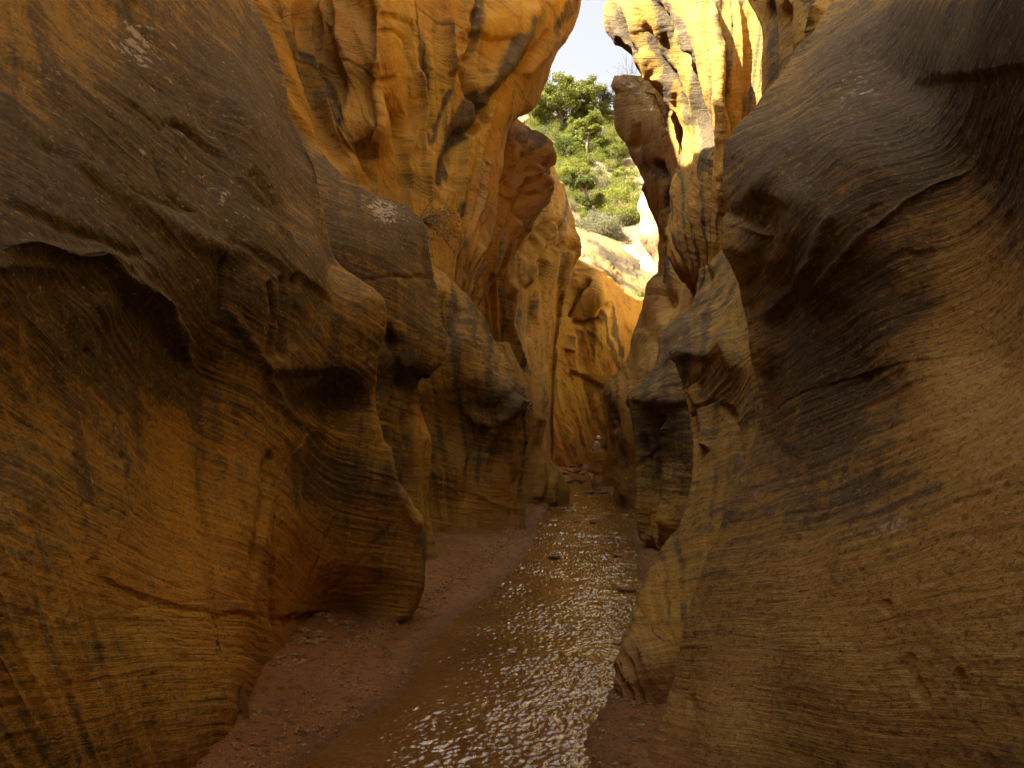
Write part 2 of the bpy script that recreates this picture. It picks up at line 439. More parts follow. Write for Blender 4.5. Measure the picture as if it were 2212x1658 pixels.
# ---- left side
A7 = [(835,'b',5.8),(850,1362,5.76),(903,1309,5.75),(922,1251,5.7),(922,1203,5.7),(917,1150,5.7),(888,1093,5.65),(845,1035,5.6),(826,953,5.6),(811,857,5.6),(816,771,5.5),
      (835,694,5.5),(828,650,5.5),(770,600,5.55),(730,568,5.6),(708,516,5.65),(698,452,5.7),(690,380,5.8),(654,296,6.0),(626,240,6.1),(618,172,6.3),(602,132,6.4),(574,60,6.6),(550,0,6.8),(480,-150,7.2),(300,-600,8.2),(120,-1000,9.0)]
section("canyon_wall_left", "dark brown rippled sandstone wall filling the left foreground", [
    [(-1500,'b',1.05),(-1500,900,1.1),(-1500,0,1.3),(-1500,-900,1.8)],
    [(-600,'b',1.6),(-600,1300,1.62),(-600,900,1.75),(-600,600,1.68),(-600,0,2.2),(-600,-900,3.0)],
    [(0,'b',2.13),(0,1500,2.15),(0,1150,2.25),(0,900,2.46),(0,720,2.42),(0,600,2.33),(0,300,2.75),(0,0,3.3),(-40,-900,4.2)],
    [(260,'b',2.75),(255,1600,2.75),(250,1350,2.82),(250,1100,3.0),(250,850,3.22),(250,720,3.14),(250,630,3.03),(250,300,3.5),(240,0,4.2),(100,-900,5.4)],
    [(470,'b',3.5),(490,1500,3.55),(480,1300,3.7),(445,1000,4.05),(430,850,4.1),(425,700,3.92),(430,560,3.82),(430,300,4.25),(400,0,5.0),(160,-900,6.4)],
    [(585,'b',4.75),(590,1420,4.7),(595,1200,4.55),(595,950,4.55),(600,800,4.5),(600,600,4.35),(560,300,4.75),(480,0,5.6),(200,-900,7.2)],
    [(740,'b',6.0),(740,1330,5.95),(740,1200,5.6),(735,1000,5.45),(735,860,5.5),(735,800,5.25),(720,640,5.1),(660,450,5.25),(610,260,5.6),(520,0,6.3),(230,-900,7.9)],
    [(a-18 if v=='b' or v>1300 else a-14, v, Y-.07) for a,v,Y in A7],
    A7,
    [(780,'b',7.2),(830,1200,7.0),(770,1050,7.0),(740,850,7.0),(750,700,6.9),(650,580,7.0),(590,400,7.2),(510,200,7.6),(440,0,8.2),(300,-300,8.8),(60,-1000,10.5)],
    [(600,'b',8.6),(600,900,8.6),(500,400,8.8),(350,0,9.2),(0,-1000,11.5)]],
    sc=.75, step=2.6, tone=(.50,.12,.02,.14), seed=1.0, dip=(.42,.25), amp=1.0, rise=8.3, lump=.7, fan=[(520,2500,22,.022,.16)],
    strokes=[
      ('step',[(-60,575),(60,585),(180,600),(290,615),(350,660),(395,730),(425,820)],24,-.022,150),
      ('step',[(560,790),(600,800),(680,798),(740,800),(790,850),(806,900)],20,-.045,95),
      ('step',[(330,300),(345,255),(400,270),(470,330),(560,420),(620,470)],10,-.035,60),
      ('line',[(480,500),(475,620),(440,760),(430,880),(432,1000),(455,1130),(480,1300),(500,1480)],22,-.03),
      ('line',[(590,1440),(590,1250),(600,1100),(600,950),(590,800)],12,-.025),
      ('line',[(548,1250),(560,1120),(600,960)],10,-.04),
      ('step',[(470,505),(560,540),(620,575),(690,620),(740,660)],12,-.03,60),
      ('line',[(585,600),(590,690),(580,780)],8,-.05),('line',[(620,590),(615,690),(610,780)],9,-.06),('line',[(645,590),(640,680),(632,760)],7,-.04),
      ('line',[(430,960),(436,1040),(455,1150),(475,1290),(490,1430),(497,1500)],3,-.035),('line',[(540,1320),(548,1240),(565,1130),(595,1010)],3.5,-.03),('line',[(700,1290),(760,1230),(830,1150),(860,1110)],3,-.02),('line',[(640,1330),(690,1200),(735,1100)],3,-.018),('line',[(590,1370),(592,1260),(597,1100)],3,-.03),('step',[(200,1240),(320,1290),(450,1320),(590,1325)],6,-.012,40),('line',[(480,520),(482,600),(470,690)],3,-.03),('line',[(320,330),(360,420),(420,470)],4,-.02),
      ('line',[(0,520),(200,560),(330,640),(400,760)],14,.05),
      ('line',[(150,540),(280,580),(370,680),(410,800)],10,.035),
      ('blob',680,1020,80,60,30,-.06),('blob',690,880,70,45,10,-.04),('step',[(640,520),(560,410),(430,240),(330,105),(230,-40)],16,-.12,90),('line',[(350,250),(470,330),(600,430),(690,530)],7,-.02),('line',[(60,300),(220,380),(420,470)],8,-.02),('line',[(560,345),(600,400),(640,470),(655,530)],9,-.05),('line',[(200,180),(350,270),(520,400)],7,.02),('line',[(0,420),(160,500),(330,560)],9,-.025),('line',[(470,640),(560,760),(640,900),(760,960)],10,.03),('blob',880,1010,40,50,0,-.04),
      ('line',[(826,953),(835,1010),(870,1080),(910,1150)],10,.05),
      ('step',[(590,1330),(680,1320),(770,1335),(840,1350)],8,-.05,30),
      ('line',[(130,320),(260,430),(420,520),(560,560)],20,.05),
    ],
    paint=[('v','blob',250,490,430,180,25,.58),('v','blob',480,260,260,220,40,.45),('v','blob',560,1330,260,170,0,-.46),('v','blob',430,1150,90,240,0,-.34),('v','blob',120,1050,180,90,20,.15),  # varnish zones, with shade above and glow below painted into them
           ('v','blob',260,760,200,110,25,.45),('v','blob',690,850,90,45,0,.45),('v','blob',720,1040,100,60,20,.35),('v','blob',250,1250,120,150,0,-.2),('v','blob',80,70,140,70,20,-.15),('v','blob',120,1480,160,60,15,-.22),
           ('r','blob',560,1280,240,220,0,.38),('l','blob',310,90,60,50,40,.8),('l','blob',95,180,50,25,10,.5),('l','blob',480,430,60,40,40,.35),('p','blob',700,770,90,40,20,.2),
           ('r','blob',10,1300,50,60,0,.3),('p','blob',780,730,40,80,0,.25)])

section("rock_fin", "thin sandstone fin standing at the foot of the left wall near the viewer", [
    [(455,'b',3.72),(490,1500,3.85),(508,1440,3.95)],
    [(556,'b',3.66),(550,1595,3.66),(538,1530,3.72),(522,1460,3.86),(512,1420,4.0)],
    [(560,'b',3.9),(554,1590,3.9),(541,1530,3.95),(524,1460,4.05),(514,1420,4.2)],
    [(560,'b',4.7),(556,1500,4.7),(550,1420,4.8)]], sc=.6, flapn=False, tone=(.28,.15,.05,.0), seed=1.7, amp=.6, cat="rock fin")
B2 = [(948,'b',8.5),(948,1232,8.5),(940,1180,8.5),(925,1100,8.5),(932,1000,8.5),(934,950,8.5),(915,900,8.6),(912,850,8.5),(935,815,8.4),(953,785,8.3),(957,740,8.3),(945,680,8.3),(935,600,8.4),(922,540,8.4),(915,490,8.5),
      (880,455,8.7),(790,415,9.0),(690,345,9.6),(640,275,10.2),(560,100,11),(440,-100,11.5),(200,-700,12)]
section("canyon_wall_left", "dark varnished sandstone block with a white lichen patch behind the left foreground wall", [
    [(640,'b',7.4),(640,900,7.4),(630,600,7.3),(560,300,7.6),(450,0,8.2),(100,-700,9.5)],
    [(830,'b',7.9),(825,1000,8.0),(825,850,7.9),(800,760,7.6),(770,560,7.5),(730,450,7.7),(640,330,8.2),(560,180,9.0),(450,0,9.8),(150,-700,10.5)],
    [(890,'b',8.2),(885,1100,8.25),(880,950,8.3),(870,850,8.2),(890,780,7.9),(895,700,7.85),(885,580,7.9),(865,490,8.0),(820,440,8.3),(710,355,9.1),(610,230,9.8),(500,0,10.5),(180,-700,11.4)],
    [(a-12, v, Y-.08) for a,v,Y in B2], B2,
    [(870,'b',9.8),(850,1000,9.8),(830,850,9.8),(850,700,9.7),(830,520,9.7),(760,440,10),(600,300,11),(420,0,12),(100,-700,13.5)],
    [(700,'b',11),(700,600,11),(500,200,12),(0,-700,15)]],
    sc=.9, tone=(.68,.04,.02,.10), seed=2.3, dip=(.05,.25), rise=2.5, fan=[(900,2400,40,.03,.15)],
    strokes=[('line',[(780,604),(870,598),(950,602)],5,-.02),('step',[(880,790),(930,820),(955,790)],10,-.14,60),('line',[(905,1230),(900,1100),(895,950),(900,860)],9,.07),('line',[(880,1200),(875,1000),(870,880)],9,-.09),('line',[(925,1180),(915,1050),(920,940)],6,-.05),
             ('blob',850,740,30,14,60,-.10),('step',[(845,690),(870,800),(880,850)],8,-.08,40)],
    paint=[('v','blob',870,480,80,60,20,.3),('l','blob',825,453,42,24,25,1.0),('v','blob',930,1000,60,200,0,-.40),('v','blob',890,800,60,40,0,.3),('r','blob',930,950,60,150,0,.25)])

C3 = [(1142,'b',12.2),(1142,1150,12.2),(1135,1110,12.2),(1130,1060,12.2),(1132,1000,12.2),(1148,930,12.1),(1151,880,12.1),(1140,845,12.1),(1112,800,12.1),(1085,755,12.2),(1060,720,12.3),(1040,680,12.4),(1000,625,12.6),(960,590,12.8),(930,565,13),(880,500,13.4),(780,360,14)]
section("canyon_wall_left", "rounded brown sandstone buttress standing on the sand bank left of the stream", [
    [(840,'b',10.2),(850,900,10.4),(850,700,10.6),(840,560,10.8),(800,450,11.3),(640,300,12.5)],
    [(985,'b',10.9),(955,1090,11),(975,1000,11.1),(975,900,11.2),(985,840,10.8),(975,740,10.6),(945,640,10.8),(905,560,11.2),(850,480,11.8),(720,340,12.8)],
    [(1070,'b',11.5),(1060,1050,11.5),(1055,960,11.7),(1060,900,11.6),(1075,840,11.1),(1045,760,11.2),(1010,670,11.4),(955,590,11.8),(890,510,12.3),(760,350,13.2)],
    [(a-12, v, Y-.12) for a,v,Y in C3], C3,
    [(1060,'b',13.6),(1060,900,13.6),(1000,700,13.6),(900,560,14),(700,360,15)],
    [(850,'b',15),(800,700,15),(600,350,16.5)]],
    sc=1.1, tone=(.42,.08,.03,.08), seed=3.7, dip=(.02,.2), flap=(-1,.6), flap_up=.2, fan=[(1060,1900,34,.05,.22)],
    strokes=[('step',[(1000,880),(1060,875),(1110,850),(1150,870)],10,-.22,70),('blob',1050,930,30,70,20,-.18),('blob',1010,850,50,20,-10,.12),('line',[(1000,1100),(1020,960),(1045,890)],8,.08),('step',[(955,1180),(940,1090),(930,1000)],8,-.06,30),
             ('blob',970,700,30,45,30,.16),('blob',935,640,22,40,30,-.14),('line',[(1080,890),(1090,980),(1120,1060)],10,.07),('blob',985,1010,20,60,0,-.14),('line',[(1010,1060),(1080,1090),(1130,1100)],5,-.03)],
    paint=[('v','blob',1090,850,70,50,20,.4),('v','blob',1050,940,60,70,0,.25),('v','blob',1040,1100,130,60,0,-.4),('v','blob',1010,690,60,80,40,.3),('r','blob',1040,1080,120,80,0,.2)])  # shade of the hollow under the brow is painted in as darker varnish

D2 = [(1222,'b',17.6),(1226,1075,17.6),(1228,1062,17.6),(1214,1028,17.5),(1190,990,17.4),(1172,962,17.4),(1183,935,17.4),(1186,908,17.4),(1165,882,17.5),(1152,860,17.6),(1130,800,17.8),(1100,740,18)]
section("canyon_wall_left", "small ribbed sandstone knob at the stream bend on the left", [
    [(1060,'b',13.8),(1060,900,14),(1060,740,14.2)],
    [(1140,'b',16.4),(1142,1000,16.6),(1150,900,16.8),(1100,740,17)],
    [(a-10, v, Y-.15) for a,v,Y in D2], D2, [(1160,'b',20),(1130,950,20),(1060,740,20)], [(1050,'b',22),(1000,740,22)]],
    sc=1.2, tone=(.35,.10,.03,.03), seed=4.1, dip=(.0,.15), flap_up=.1, flap=(-1,.5),
    strokes=[('line',[(1160,1080),(1170,1040),(1172,990)],8,-.14),('line',[(1192,1085),(1188,1050),(1200,1010)],7,-.16),('blob',1176,925,12,20,0,.1)],
    paint=[('r','blob',1180,1000,60,80,0,.25)])

G7 = [(1000,700,14.6),(1000,650,14.6),(1030,568,14.6),(1055,500,14.8),(1070,420,15),(1080,330,15.4),(1088,285,15.5),(1110,258,15.7),(1150,230,16),(1172,190,16.3),(1195,130,16.5),(1225,70,17),(1240,25,17),(1245,0,17),(1262,-40,17.2),(1255,-120,17.6),(1180,-350,18.4),(1000,-700,19)]
section("canyon_wall_left", "tall golden sandstone wall leaning over the left ledge with black water streaks", [
    [(380,700,8.8),(380,0,9.2),(250,-700,10)],
    [(720,700,10.0),(700,420,10.2),(650,300,10.4),(625,150,10.6),(600,0,10.8),(450,-700,11.5)],
    [(770,700,10.6),(760,420,10.8),(720,250,11.1),(700,100,11.3),(700,0,11.4),(600,-700,12)],
    [(830,700,11.2),(800,420,11.2),(797,350,11.2),(815,270,10.8),(800,195,11.1),(809,120,10.9),(806,0,11.1),(740,-700,12.2)],
    [(880,700,11.8),(850,420,12.0),(850,300,12.2),(865,190,12.4),(860,100,12.3),(850,0,12.2),(800,-700,13)],
    [(950,700,12.4),(950,480,12.4),(944,400,12.6),(925,250,13),(905,100,12.7),(895,0,12.7),(850,-700,14)],
    [(985,700,13),(980,600,12.9),(978,430,13.0),(985,320,13.3),(1000,180,13.4),(1000,0,13.4),(920,-700,15)],
    [(1005,700,13.6),(1027,650,13.3),(1038,600,13.2),(1041,568,13.2),(1033,480,13.5),(1038,400,13.8),(1050,300,13.9),(1075,230,14.1),(1105,120,14.3),(1120,0,14.4),(1060,-300,16),(960,-700,17)],
    G7,
    [(960,700,16.5),(980,500,17),(1000,300,18),(1080,200,20),(1100,0,21),(1000,-350,22),(900,-700,23)]],
    sc=1.45, tone=(.06,.12,.06,.0), seed=5.9, dip=(.6,.9), flap_up=.6, flap=(-1,-.05), lump=.55, strat=.7, fan=[(955,760,11,.12,.62)],
    strokes=[('line',[(1054,276),(1025,225),(1002,180),(985,120)],7,-.22),('line',[(946,420),(960,360),(990,290),(1040,270)],12,-.20),
             ('step',[(806,-20),(812,120),(798,195),(822,258),(800,330),(796,380)],9,-.22,40),('line',[(880,90),(870,60),(845,40),(810,36)],5,-.08),
             ('line',[(865,120),(862,90),(840,72),(812,70)],5,-.07),('line',[(795,180),(850,170)],5,-.07),
             ('line',[(640,0),(650,120),(690,250),(740,380)],14,-.16),('line',[(735,0),(745,100),(760,200),(750,300),(780,400)],16,.18),('line',[(690,0),(700,90),(700,160)],12,.14),
             ('line',[(1150,0),(1130,80),(1080,150),(1030,210)],16,.2),('line',[(1210,60),(1170,120),(1120,170)],10,.12),('blob',1050,60,60,40,-30,.2),('line',[(960,40),(965,120),(975,170)],10,.15),
             ('line',[(880,350),(900,250),(880,150)],12,.14),('line',[(665,20),(672,140),(720,290),(770,420)],9,.12),('line',[(640,120),(665,230),(700,330)],8,-.14),('line',[(770,300),(780,350),(800,410)],10,-.12),('line',[(990,60),(1000,110),(975,150)],7,.12),('line',[(1015,20),(1020,90),(1000,140)],6,-.12),('line',[(860,0),(880,140),(905,300),(930,420)],10,.14),('line',[(830,200),(860,300),(880,420)],9,-.12),('step',[(1000,60),(1050,90),(1100,80)],6,-.1,30),('line',[(1180,60),(1150,110),(1090,170)],6,-.12),('line',[(965,400),(975,480),(985,560)],9,.12),('line',[(985,440),(1000,520),(1010,600)],7,-.1),('line',[(930,300),(905,200),(915,100)],8,-.12),('step',[(1100,255),(1140,235),(1180,170)],8,-.1,40)],
    paint=[('v','line',[(985,330),(1000,270),(1040,220),(1080,150),(1120,60)],13,1.1),('v','line',[(948,400),(965,320),(990,250),(1030,190)],13,1.1),('v','line',[(925,330),(945,250),(970,190)],7,.9),
           ('v','line',[(1000,470),(990,430),(1000,380)],10,.5),('p','line',[(1040,470),(1038,380),(1045,330)],10,.6),('v','line',[(1090,170),(1120,100),(1150,30)],10,.5),
           ('r','blob',1000,560,60,110,0,.55),('r','blob',1160,120,70,90,30,.45),('r','blob',1040,430,40,90,0,.5),('v','blob',1010,500,24,70,0,.25),('p','blob',770,150,50,160,0,.18),('v','line',[(900,340),(895,240),(880,150)],8,.3)])

GB2 = [(1080,900,17),(1070,760,17),(1045,700,17),(1050,640,17),(1085,580,17.5),(1120,530,18),(1155,470,18.5),(1185,430,19),(1195,400,19.2),(1187,375,19.3),(1201,358,19.4),(1207,335,19.5),(1200,312,19.5),(1172,288,19.6),(1130,264,19.8),(1095,252,20),(1020,100,21)]
section("canyon_wall_left", "deep red sandstone bulge below the golden overhang", [
    [(980,900,15.2),(1000,500,15.4),(1000,260,16.5),(960,100,17)],
    [(1040,900,15.8),(1040,640,15.7),(1062,560,15.9),(1092,450,16.6),(1102,330,17.3),(1085,260,17.6),(1020,100,18.5)],
    [(a-10, v, Y-.25) for a,v,Y in GB2], GB2, [(1000,900,20),(1020,500,21),(1100,380,22.5),(1060,260,23),(960,100,24)]],
    sc=1.7, tone=(.10,.72,.0,.0), seed=6.6, dip=(-.4,1.0), flapn=False, amp=1.0, lump=.7, strat=.8, fan=[(1040,690,9,.10,.4)],
    strokes=[('step',[(1200,372),(1170,360),(1120,310),(1090,290)],7,-.22,50),('line',[(1195,405),(1160,380),(1120,390),(1080,440)],8,.14),('line',[(1170,420),(1130,420),(1085,500)],8,-.14),('line',[(1120,470),(1090,530),(1060,600)],8,.12),('blob',1145,400,14,22,30,-.2),('line',[(1140,330),(1110,370),(1075,400)],8,-.12)],
    paint=[('r','blob',1170,300,60,24,20,-.5),('v','blob',1160,300,50,20,20,.35),('p','blob',1045,480,14,70,0,.35),('v','line',[(1185,440),(1150,475),(1100,540)],6,.3)])

C_3 = [(1200,'b',33),(1197,1000,33),(1195,880,31),(1200,740,30),(1215,640,29),(1235,585,28.5),(1252,548,28),(1256,515,28),(1241,482,28.4),(1232,450,28.6),(1216,405,29),(1185,368,30)]
section("canyon_wall_left", "bright golden fluted wall with rounded stacked ledges beyond the red bulge", [
    [(860,'b',17.4),(880,700,17.5),(880,600,17.5),(860,320,18)],
    [(1120,'b',20.6),(1100,880,20.6),(1075,740,20.5),(1080,640,20.3),(1100,560,20.6),(1120,480,21),(1130,320,21.5)],
    [(1165,'b',23),(1160,900,23),(1130,740,22.6),(1120,660,22.8),(1135,560,22.6),(1160,450,23),(1160,320,24)],
    [(1190,'b',27),(1180,900,26.5),(1160,740,25.8),(1165,650,26),(1180,560,25.4),(1205,480,25.6),(1200,400,26),(1180,320,27)],
    [(a-8, v, Y-.3) for a,v,Y in C_3], C_3, [(1150,'b',37),(1140,700,36),(1170,520,34),(1130,320,35)]],
    sc=1.8, tone=(.04,.06,.06,.0), seed=7.2, dip=(-.5,1.0), flap=(-1,.4), flap_up=.2, lump=.6, strat=.7, fan=[(1130,1500,26,.11,.48)],
    strokes=[('line',[(1245,500),(1180,480),(1130,540)],8,-.2),('step',[(1256,545),(1200,540),(1160,590)],7,-.3,40),('line',[(1100,600),(1090,700),(1130,800)],8,.25),('line',[(1180,560),(1150,650),(1140,740)],7,-.3),('line',[(1210,460),(1160,540),(1120,620)],8,.25)],
    paint=[('v','line',[(1075,600),(1085,680),(1075,740),(1110,800)],7,.7),('v','line',[(1105,600),(1115,680),(1105,740),(1145,820)],6,.7),('v','line',[(1200,500),(1160,570),(1120,610)],8,.5),('v','blob',1150,900,50,60,0,.35),('v','line',[(1160,640),(1140,720)],5,.6),('p','blob',1230,440,20,40,0,.35)])

section("canyon_wall_far", "golden streaked sandstone wall closing the canyon behind the hiker", [
    [(1100,'b',33),(1110,700,34),(1110,400,34)],
    [(1212,'b',39),(1222,900,38.5),(1225,700,37),(1220,540,36.5)],
    [(1255,'b',42),(1260,900,40.5),(1270,800,39),(1285,700,37.2),(1295,630,36),(1285,585,36.2)],
    [(1300,'b',44),(1305,900,42.5),(1312,800,40.5),(1316,720,38.6),(1320,650,37.8),(1312,603,38)],
    [(1330,'b',45.5),(1335,900,44),(1338,800,43),(1342,720,42),(1345,680,41.4),(1340,632,41.5)],
    [(1370,'b',47),(1370,900,46),(1374,760,45),(1390,690,44.6),(1396,652,45)],
    [(1520,'b',52),(1520,660,51)]],
    sc=2.6, tone=(.0,.06,.16,.03), seed=8.8, dip=(.15,.6), flap=(.2,1), flap_up=.8, lump=.7, strat=.7, fan=[(1420,1500,26,.07,.34)],
    strokes=[('line',[(1235,690),(1260,700),(1290,690),(1318,650)],6,-.5),('line',[(1232,690),(1250,630),(1280,600)],6,-.5),('line',[(1225,760),(1240,720)],10,.4),('step',[(1230,800),(1280,820),(1340,850)],8,-.3,40)],
    paint=[('v','line',[(1302,640),(1312,720),(1330,790),(1360,830)],6,.85),('v','line',[(1322,650),(1326,720),(1345,780)],5,.8),('v','blob',1290,880,60,30,20,.35),('v','blob',1270,740,40,20,30,.15),('r','blob',1240,760,50,40,0,.4),('r','blob',1240,970,60,40,0,.4),('v','line',[(1240,690),(1280,720),(1340,800)],5,.4),('v','blob',1280,940,30,30,0,.1)])

section("slickrock_slope", "pale sunlit slickrock slope between the far golden wall and the wooded hill", [
    [(1180,640,40),(1190,560,47),(1195,470,60)],
    [(1282,592,36.6),(1262,545,48),(1240,492,60)],
    [(1312,610,38.4),(1300,560,49),(1290,500,61)],
    [(1342,640,42),(1350,590,51),(1345,515,61)],
    [(1397,660,45),(1400,600,53),(1400,535,62)],
    [(1520,680,50),(1520,620,56),(1520,540,64)]],
    sc=2.8, tone=(.44,.0,1.1,.0), seed=9.4, dip=(.35,.3), flapn=False, amp=1.0, strat=3.0, cat="rock slope",
    paint=[('v','blob',1390,560,40,30,0,.4),('v','line',[(1260,510),(1330,560),(1400,580)],6,.5),('v','line',[(1290,540),(1340,580),(1390,600)],5,.5),('v','line',[(1270,560),(1320,600),(1390,630)],5,.5),('r','blob',1330,640,30,10,0,.3)])

# ---- right side
R1 = [(1330,'b',3.2),(1389,1658,3.34),(1420,1576,3.4),(1446,1498,3.5),(1462,1409,3.55),(1488,1316,3.6),(1509,1238,3.65),(1545,1160,3.7),(1581,1066,3.75),(1620,985,3.8),(1636,926,3.85),(1640,860,3.85),(1630,800,3.9),(1620,750,3.9),(1612,700,3.95),(1601,653,4),
      (1574,576,4),(1557,533,4),(1560,480,4.05),(1568,461,4.1),(1562,408,4.1),(1565,336,4.2),(1586,288,4.3),(1634,230,4.5),(1692,163,4.8),(1759,62,5.2),(1802,0,5.5),(1900,-200,6),(2100,-700,6.8)]
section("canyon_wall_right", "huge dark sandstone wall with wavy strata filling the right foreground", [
    [(1500,'b',5.2),(1560,1300,5.4),(1700,1000,5.4),(1700,700,5.6),(1650,480,5.8),(1720,250,6.4),(1850,60,6.8),(1980,-200,7.4),(2200,-700,8.6)],
    [(1420,'b',4.2),(1520,1300,4.3),(1660,960,4.5),(1650,700,4.6),(1600,500,4.7),(1650,300,5),(1790,80,5.8),(1930,-200,6.4),(2130,-700,7.4)],
    R1, [(a+14, v, Y-.06) for a,v,Y in R1],
    [(1480,'b',2.8),(1525,1658,2.85),(1610,1400,2.98),(1660,1200,3.1),(1720,1000,3.28),(1735,800,3.4),(1730,650,3.42),(1700,540,3.38),(1690,430,3.36),(1700,330,3.55),(1760,200,3.95),(1830,80,4.4),(1880,0,4.7),(2000,-200,5.2),(2250,-700,6)],
    [(1740,'b',2.35),(1780,1500,2.42),(1830,1200,2.58),(1870,1000,2.8),(1880,800,2.98),(1870,620,2.98),(1850,480,2.95),(1845,360,3.0),(1870,230,3.35),(1910,130,3.7),(1960,0,3.7),(2060,-200,3.9),(2400,-700,4.6)],
    [(2000,'b',1.95),(2030,1400,2.05),(2070,1000,2.3),(2095,700,2.6),(2095,400,2.65),(2092,250,2.6),(2105,165,2.5),(2125,100,2.42),(2150,0,2.35),(2200,-200,2.3),(2600,-700,3.4)],
    [(2350,'b',1.5),(2380,1200,1.55),(2400,800,1.8),(2400,300,1.9),(2400,150,1.84),(2420,0,1.78),(2900,-700,2.4)],
    [(3300,'b',.85),(3300,800,.9),(3300,100,.95),(3900,-700,1.4)]],
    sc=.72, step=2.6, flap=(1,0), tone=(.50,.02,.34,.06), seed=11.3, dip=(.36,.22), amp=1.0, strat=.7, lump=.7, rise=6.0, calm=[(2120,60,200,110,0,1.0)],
    strokes=[('line',[(1572,470),(1620,420),(1680,360),(1760,250),(1850,120),(1900,20)],20,.03),
             ('line',[(1600,640),(1650,520),(1670,420)],22,-.025),('step',[(1940,190),(2000,165),(2100,160),(2240,140)],20,-.02,140),
             ('line',[(1640,920),(1680,800),(1700,640),(1700,500)],26,-.025),('line',[(1740,660),(1850,520),(1960,430),(2100,360)],6,.02),('line',[(1640,700),(1760,560),(1800,440)],14,.03),
             ('line',[(1700,330),(1790,220),(1850,100)],18,-.02),('blob',1760,900,90,160,30,-.05)],
    paint=[('v','blob',1800,690,130,300,0,.55),('v','blob',2080,110,260,90,0,.8),('v','blob',2020,280,220,140,0,.45),('v','blob',1880,1060,280,70,-14,.16),('v','blob',2110,820,170,260,0,-.40),('v','blob',2020,1380,420,260,0,-.26),('v','blob',1650,330,110,130,50,.28),  # varnish patch; overhang shade and the warm-lit area are painted in too
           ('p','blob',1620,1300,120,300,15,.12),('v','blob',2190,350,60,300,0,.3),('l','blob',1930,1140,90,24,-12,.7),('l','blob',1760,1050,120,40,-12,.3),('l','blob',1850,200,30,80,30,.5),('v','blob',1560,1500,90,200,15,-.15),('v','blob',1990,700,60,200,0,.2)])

RB = [(1322,'b',4.2),(1322,1503,4.24),(1317,1485,4.28),(1316,1466,4.3),(1332,1409,4.45),(1373,1347,4.7),(1384,1295,4.95),(1405,1232,5.3),(1441,1186,5.6),(1472,1129,5.8),(1493,1045,6.1),(1496,988,6.4),(1490,900,6.8),(1472,827,7),(1452,785,7),(1447,759,7),(1460,739,7.1),(1504,698,7.2),(1549,640,7.3),(1572,583,7.4),(1600,500,7.6),(1700,300,8),(1800,0,8.5)]
section("canyon_wall_right", "tan sandstone fin with a pale rounded foot dipping into the stream", [
    [(1430,'b',5.3),(1400,1466,5.3),(1450,1300,6),(1530,1150,7.0),(1570,1000,7.6),(1570,850,8),(1550,760,8.2),(1600,640,8.6),(1680,500,9),(1800,200,9.5),(1900,0,10)],
    RB, [(a+10,v,Y-.07) for a,v,Y in RB],
    [(1440,'b',3.95),(1440,1440,4.05),(1475,1300,4.45),(1525,1150,5),(1560,1000,5.6),(1570,850,6.1),(1565,790,6.1),(1590,700,6.4),(1630,600,6.6),(1680,450,6.8),(1800,200,7.2),(1900,0,7.6)],
    [(1560,'b',3.7),(1620,1200,4.5),(1700,900,5.2),(1720,600,5.8),(1820,300,6.2),(1950,0,6.6)],
    [(1900,'b',4.0),(1950,1200,4.6),(2000,900,5.2),(2050,600,5.8),(2150,300,6.2),(2250,0,6.6)]],
    sc=.9, flap=(1,0), tone=(.52,.12,.04,.0), seed=12.7, dip=(.25,.4), lump=1.3, fan=[(1520,1800,26,.014,.2)],
    strokes=[('step',[(1440,775),(1480,770),(1530,775),(1560,760)],12,-.04,70),('line',[(1500,830),(1520,900),(1530,980)],9,.08),('line',[(1545,870),(1580,900),(1600,1000)],7,-.08),('line',[(1490,900),(1510,880),(1540,860)],4,-.05),('blob',1570,760,30,40,0,.12),
             ('blob',1390,1420,30,50,0,.04)],
    paint=[('p','blob',1370,1430,70,80,0,.45),('r','blob',1370,1440,60,50,0,.25),('v','blob',1460,760,60,40,0,.25),('v','blob',1370,1505,60,12,0,.15),('v','blob',1390,1380,80,130,20,-.5)])

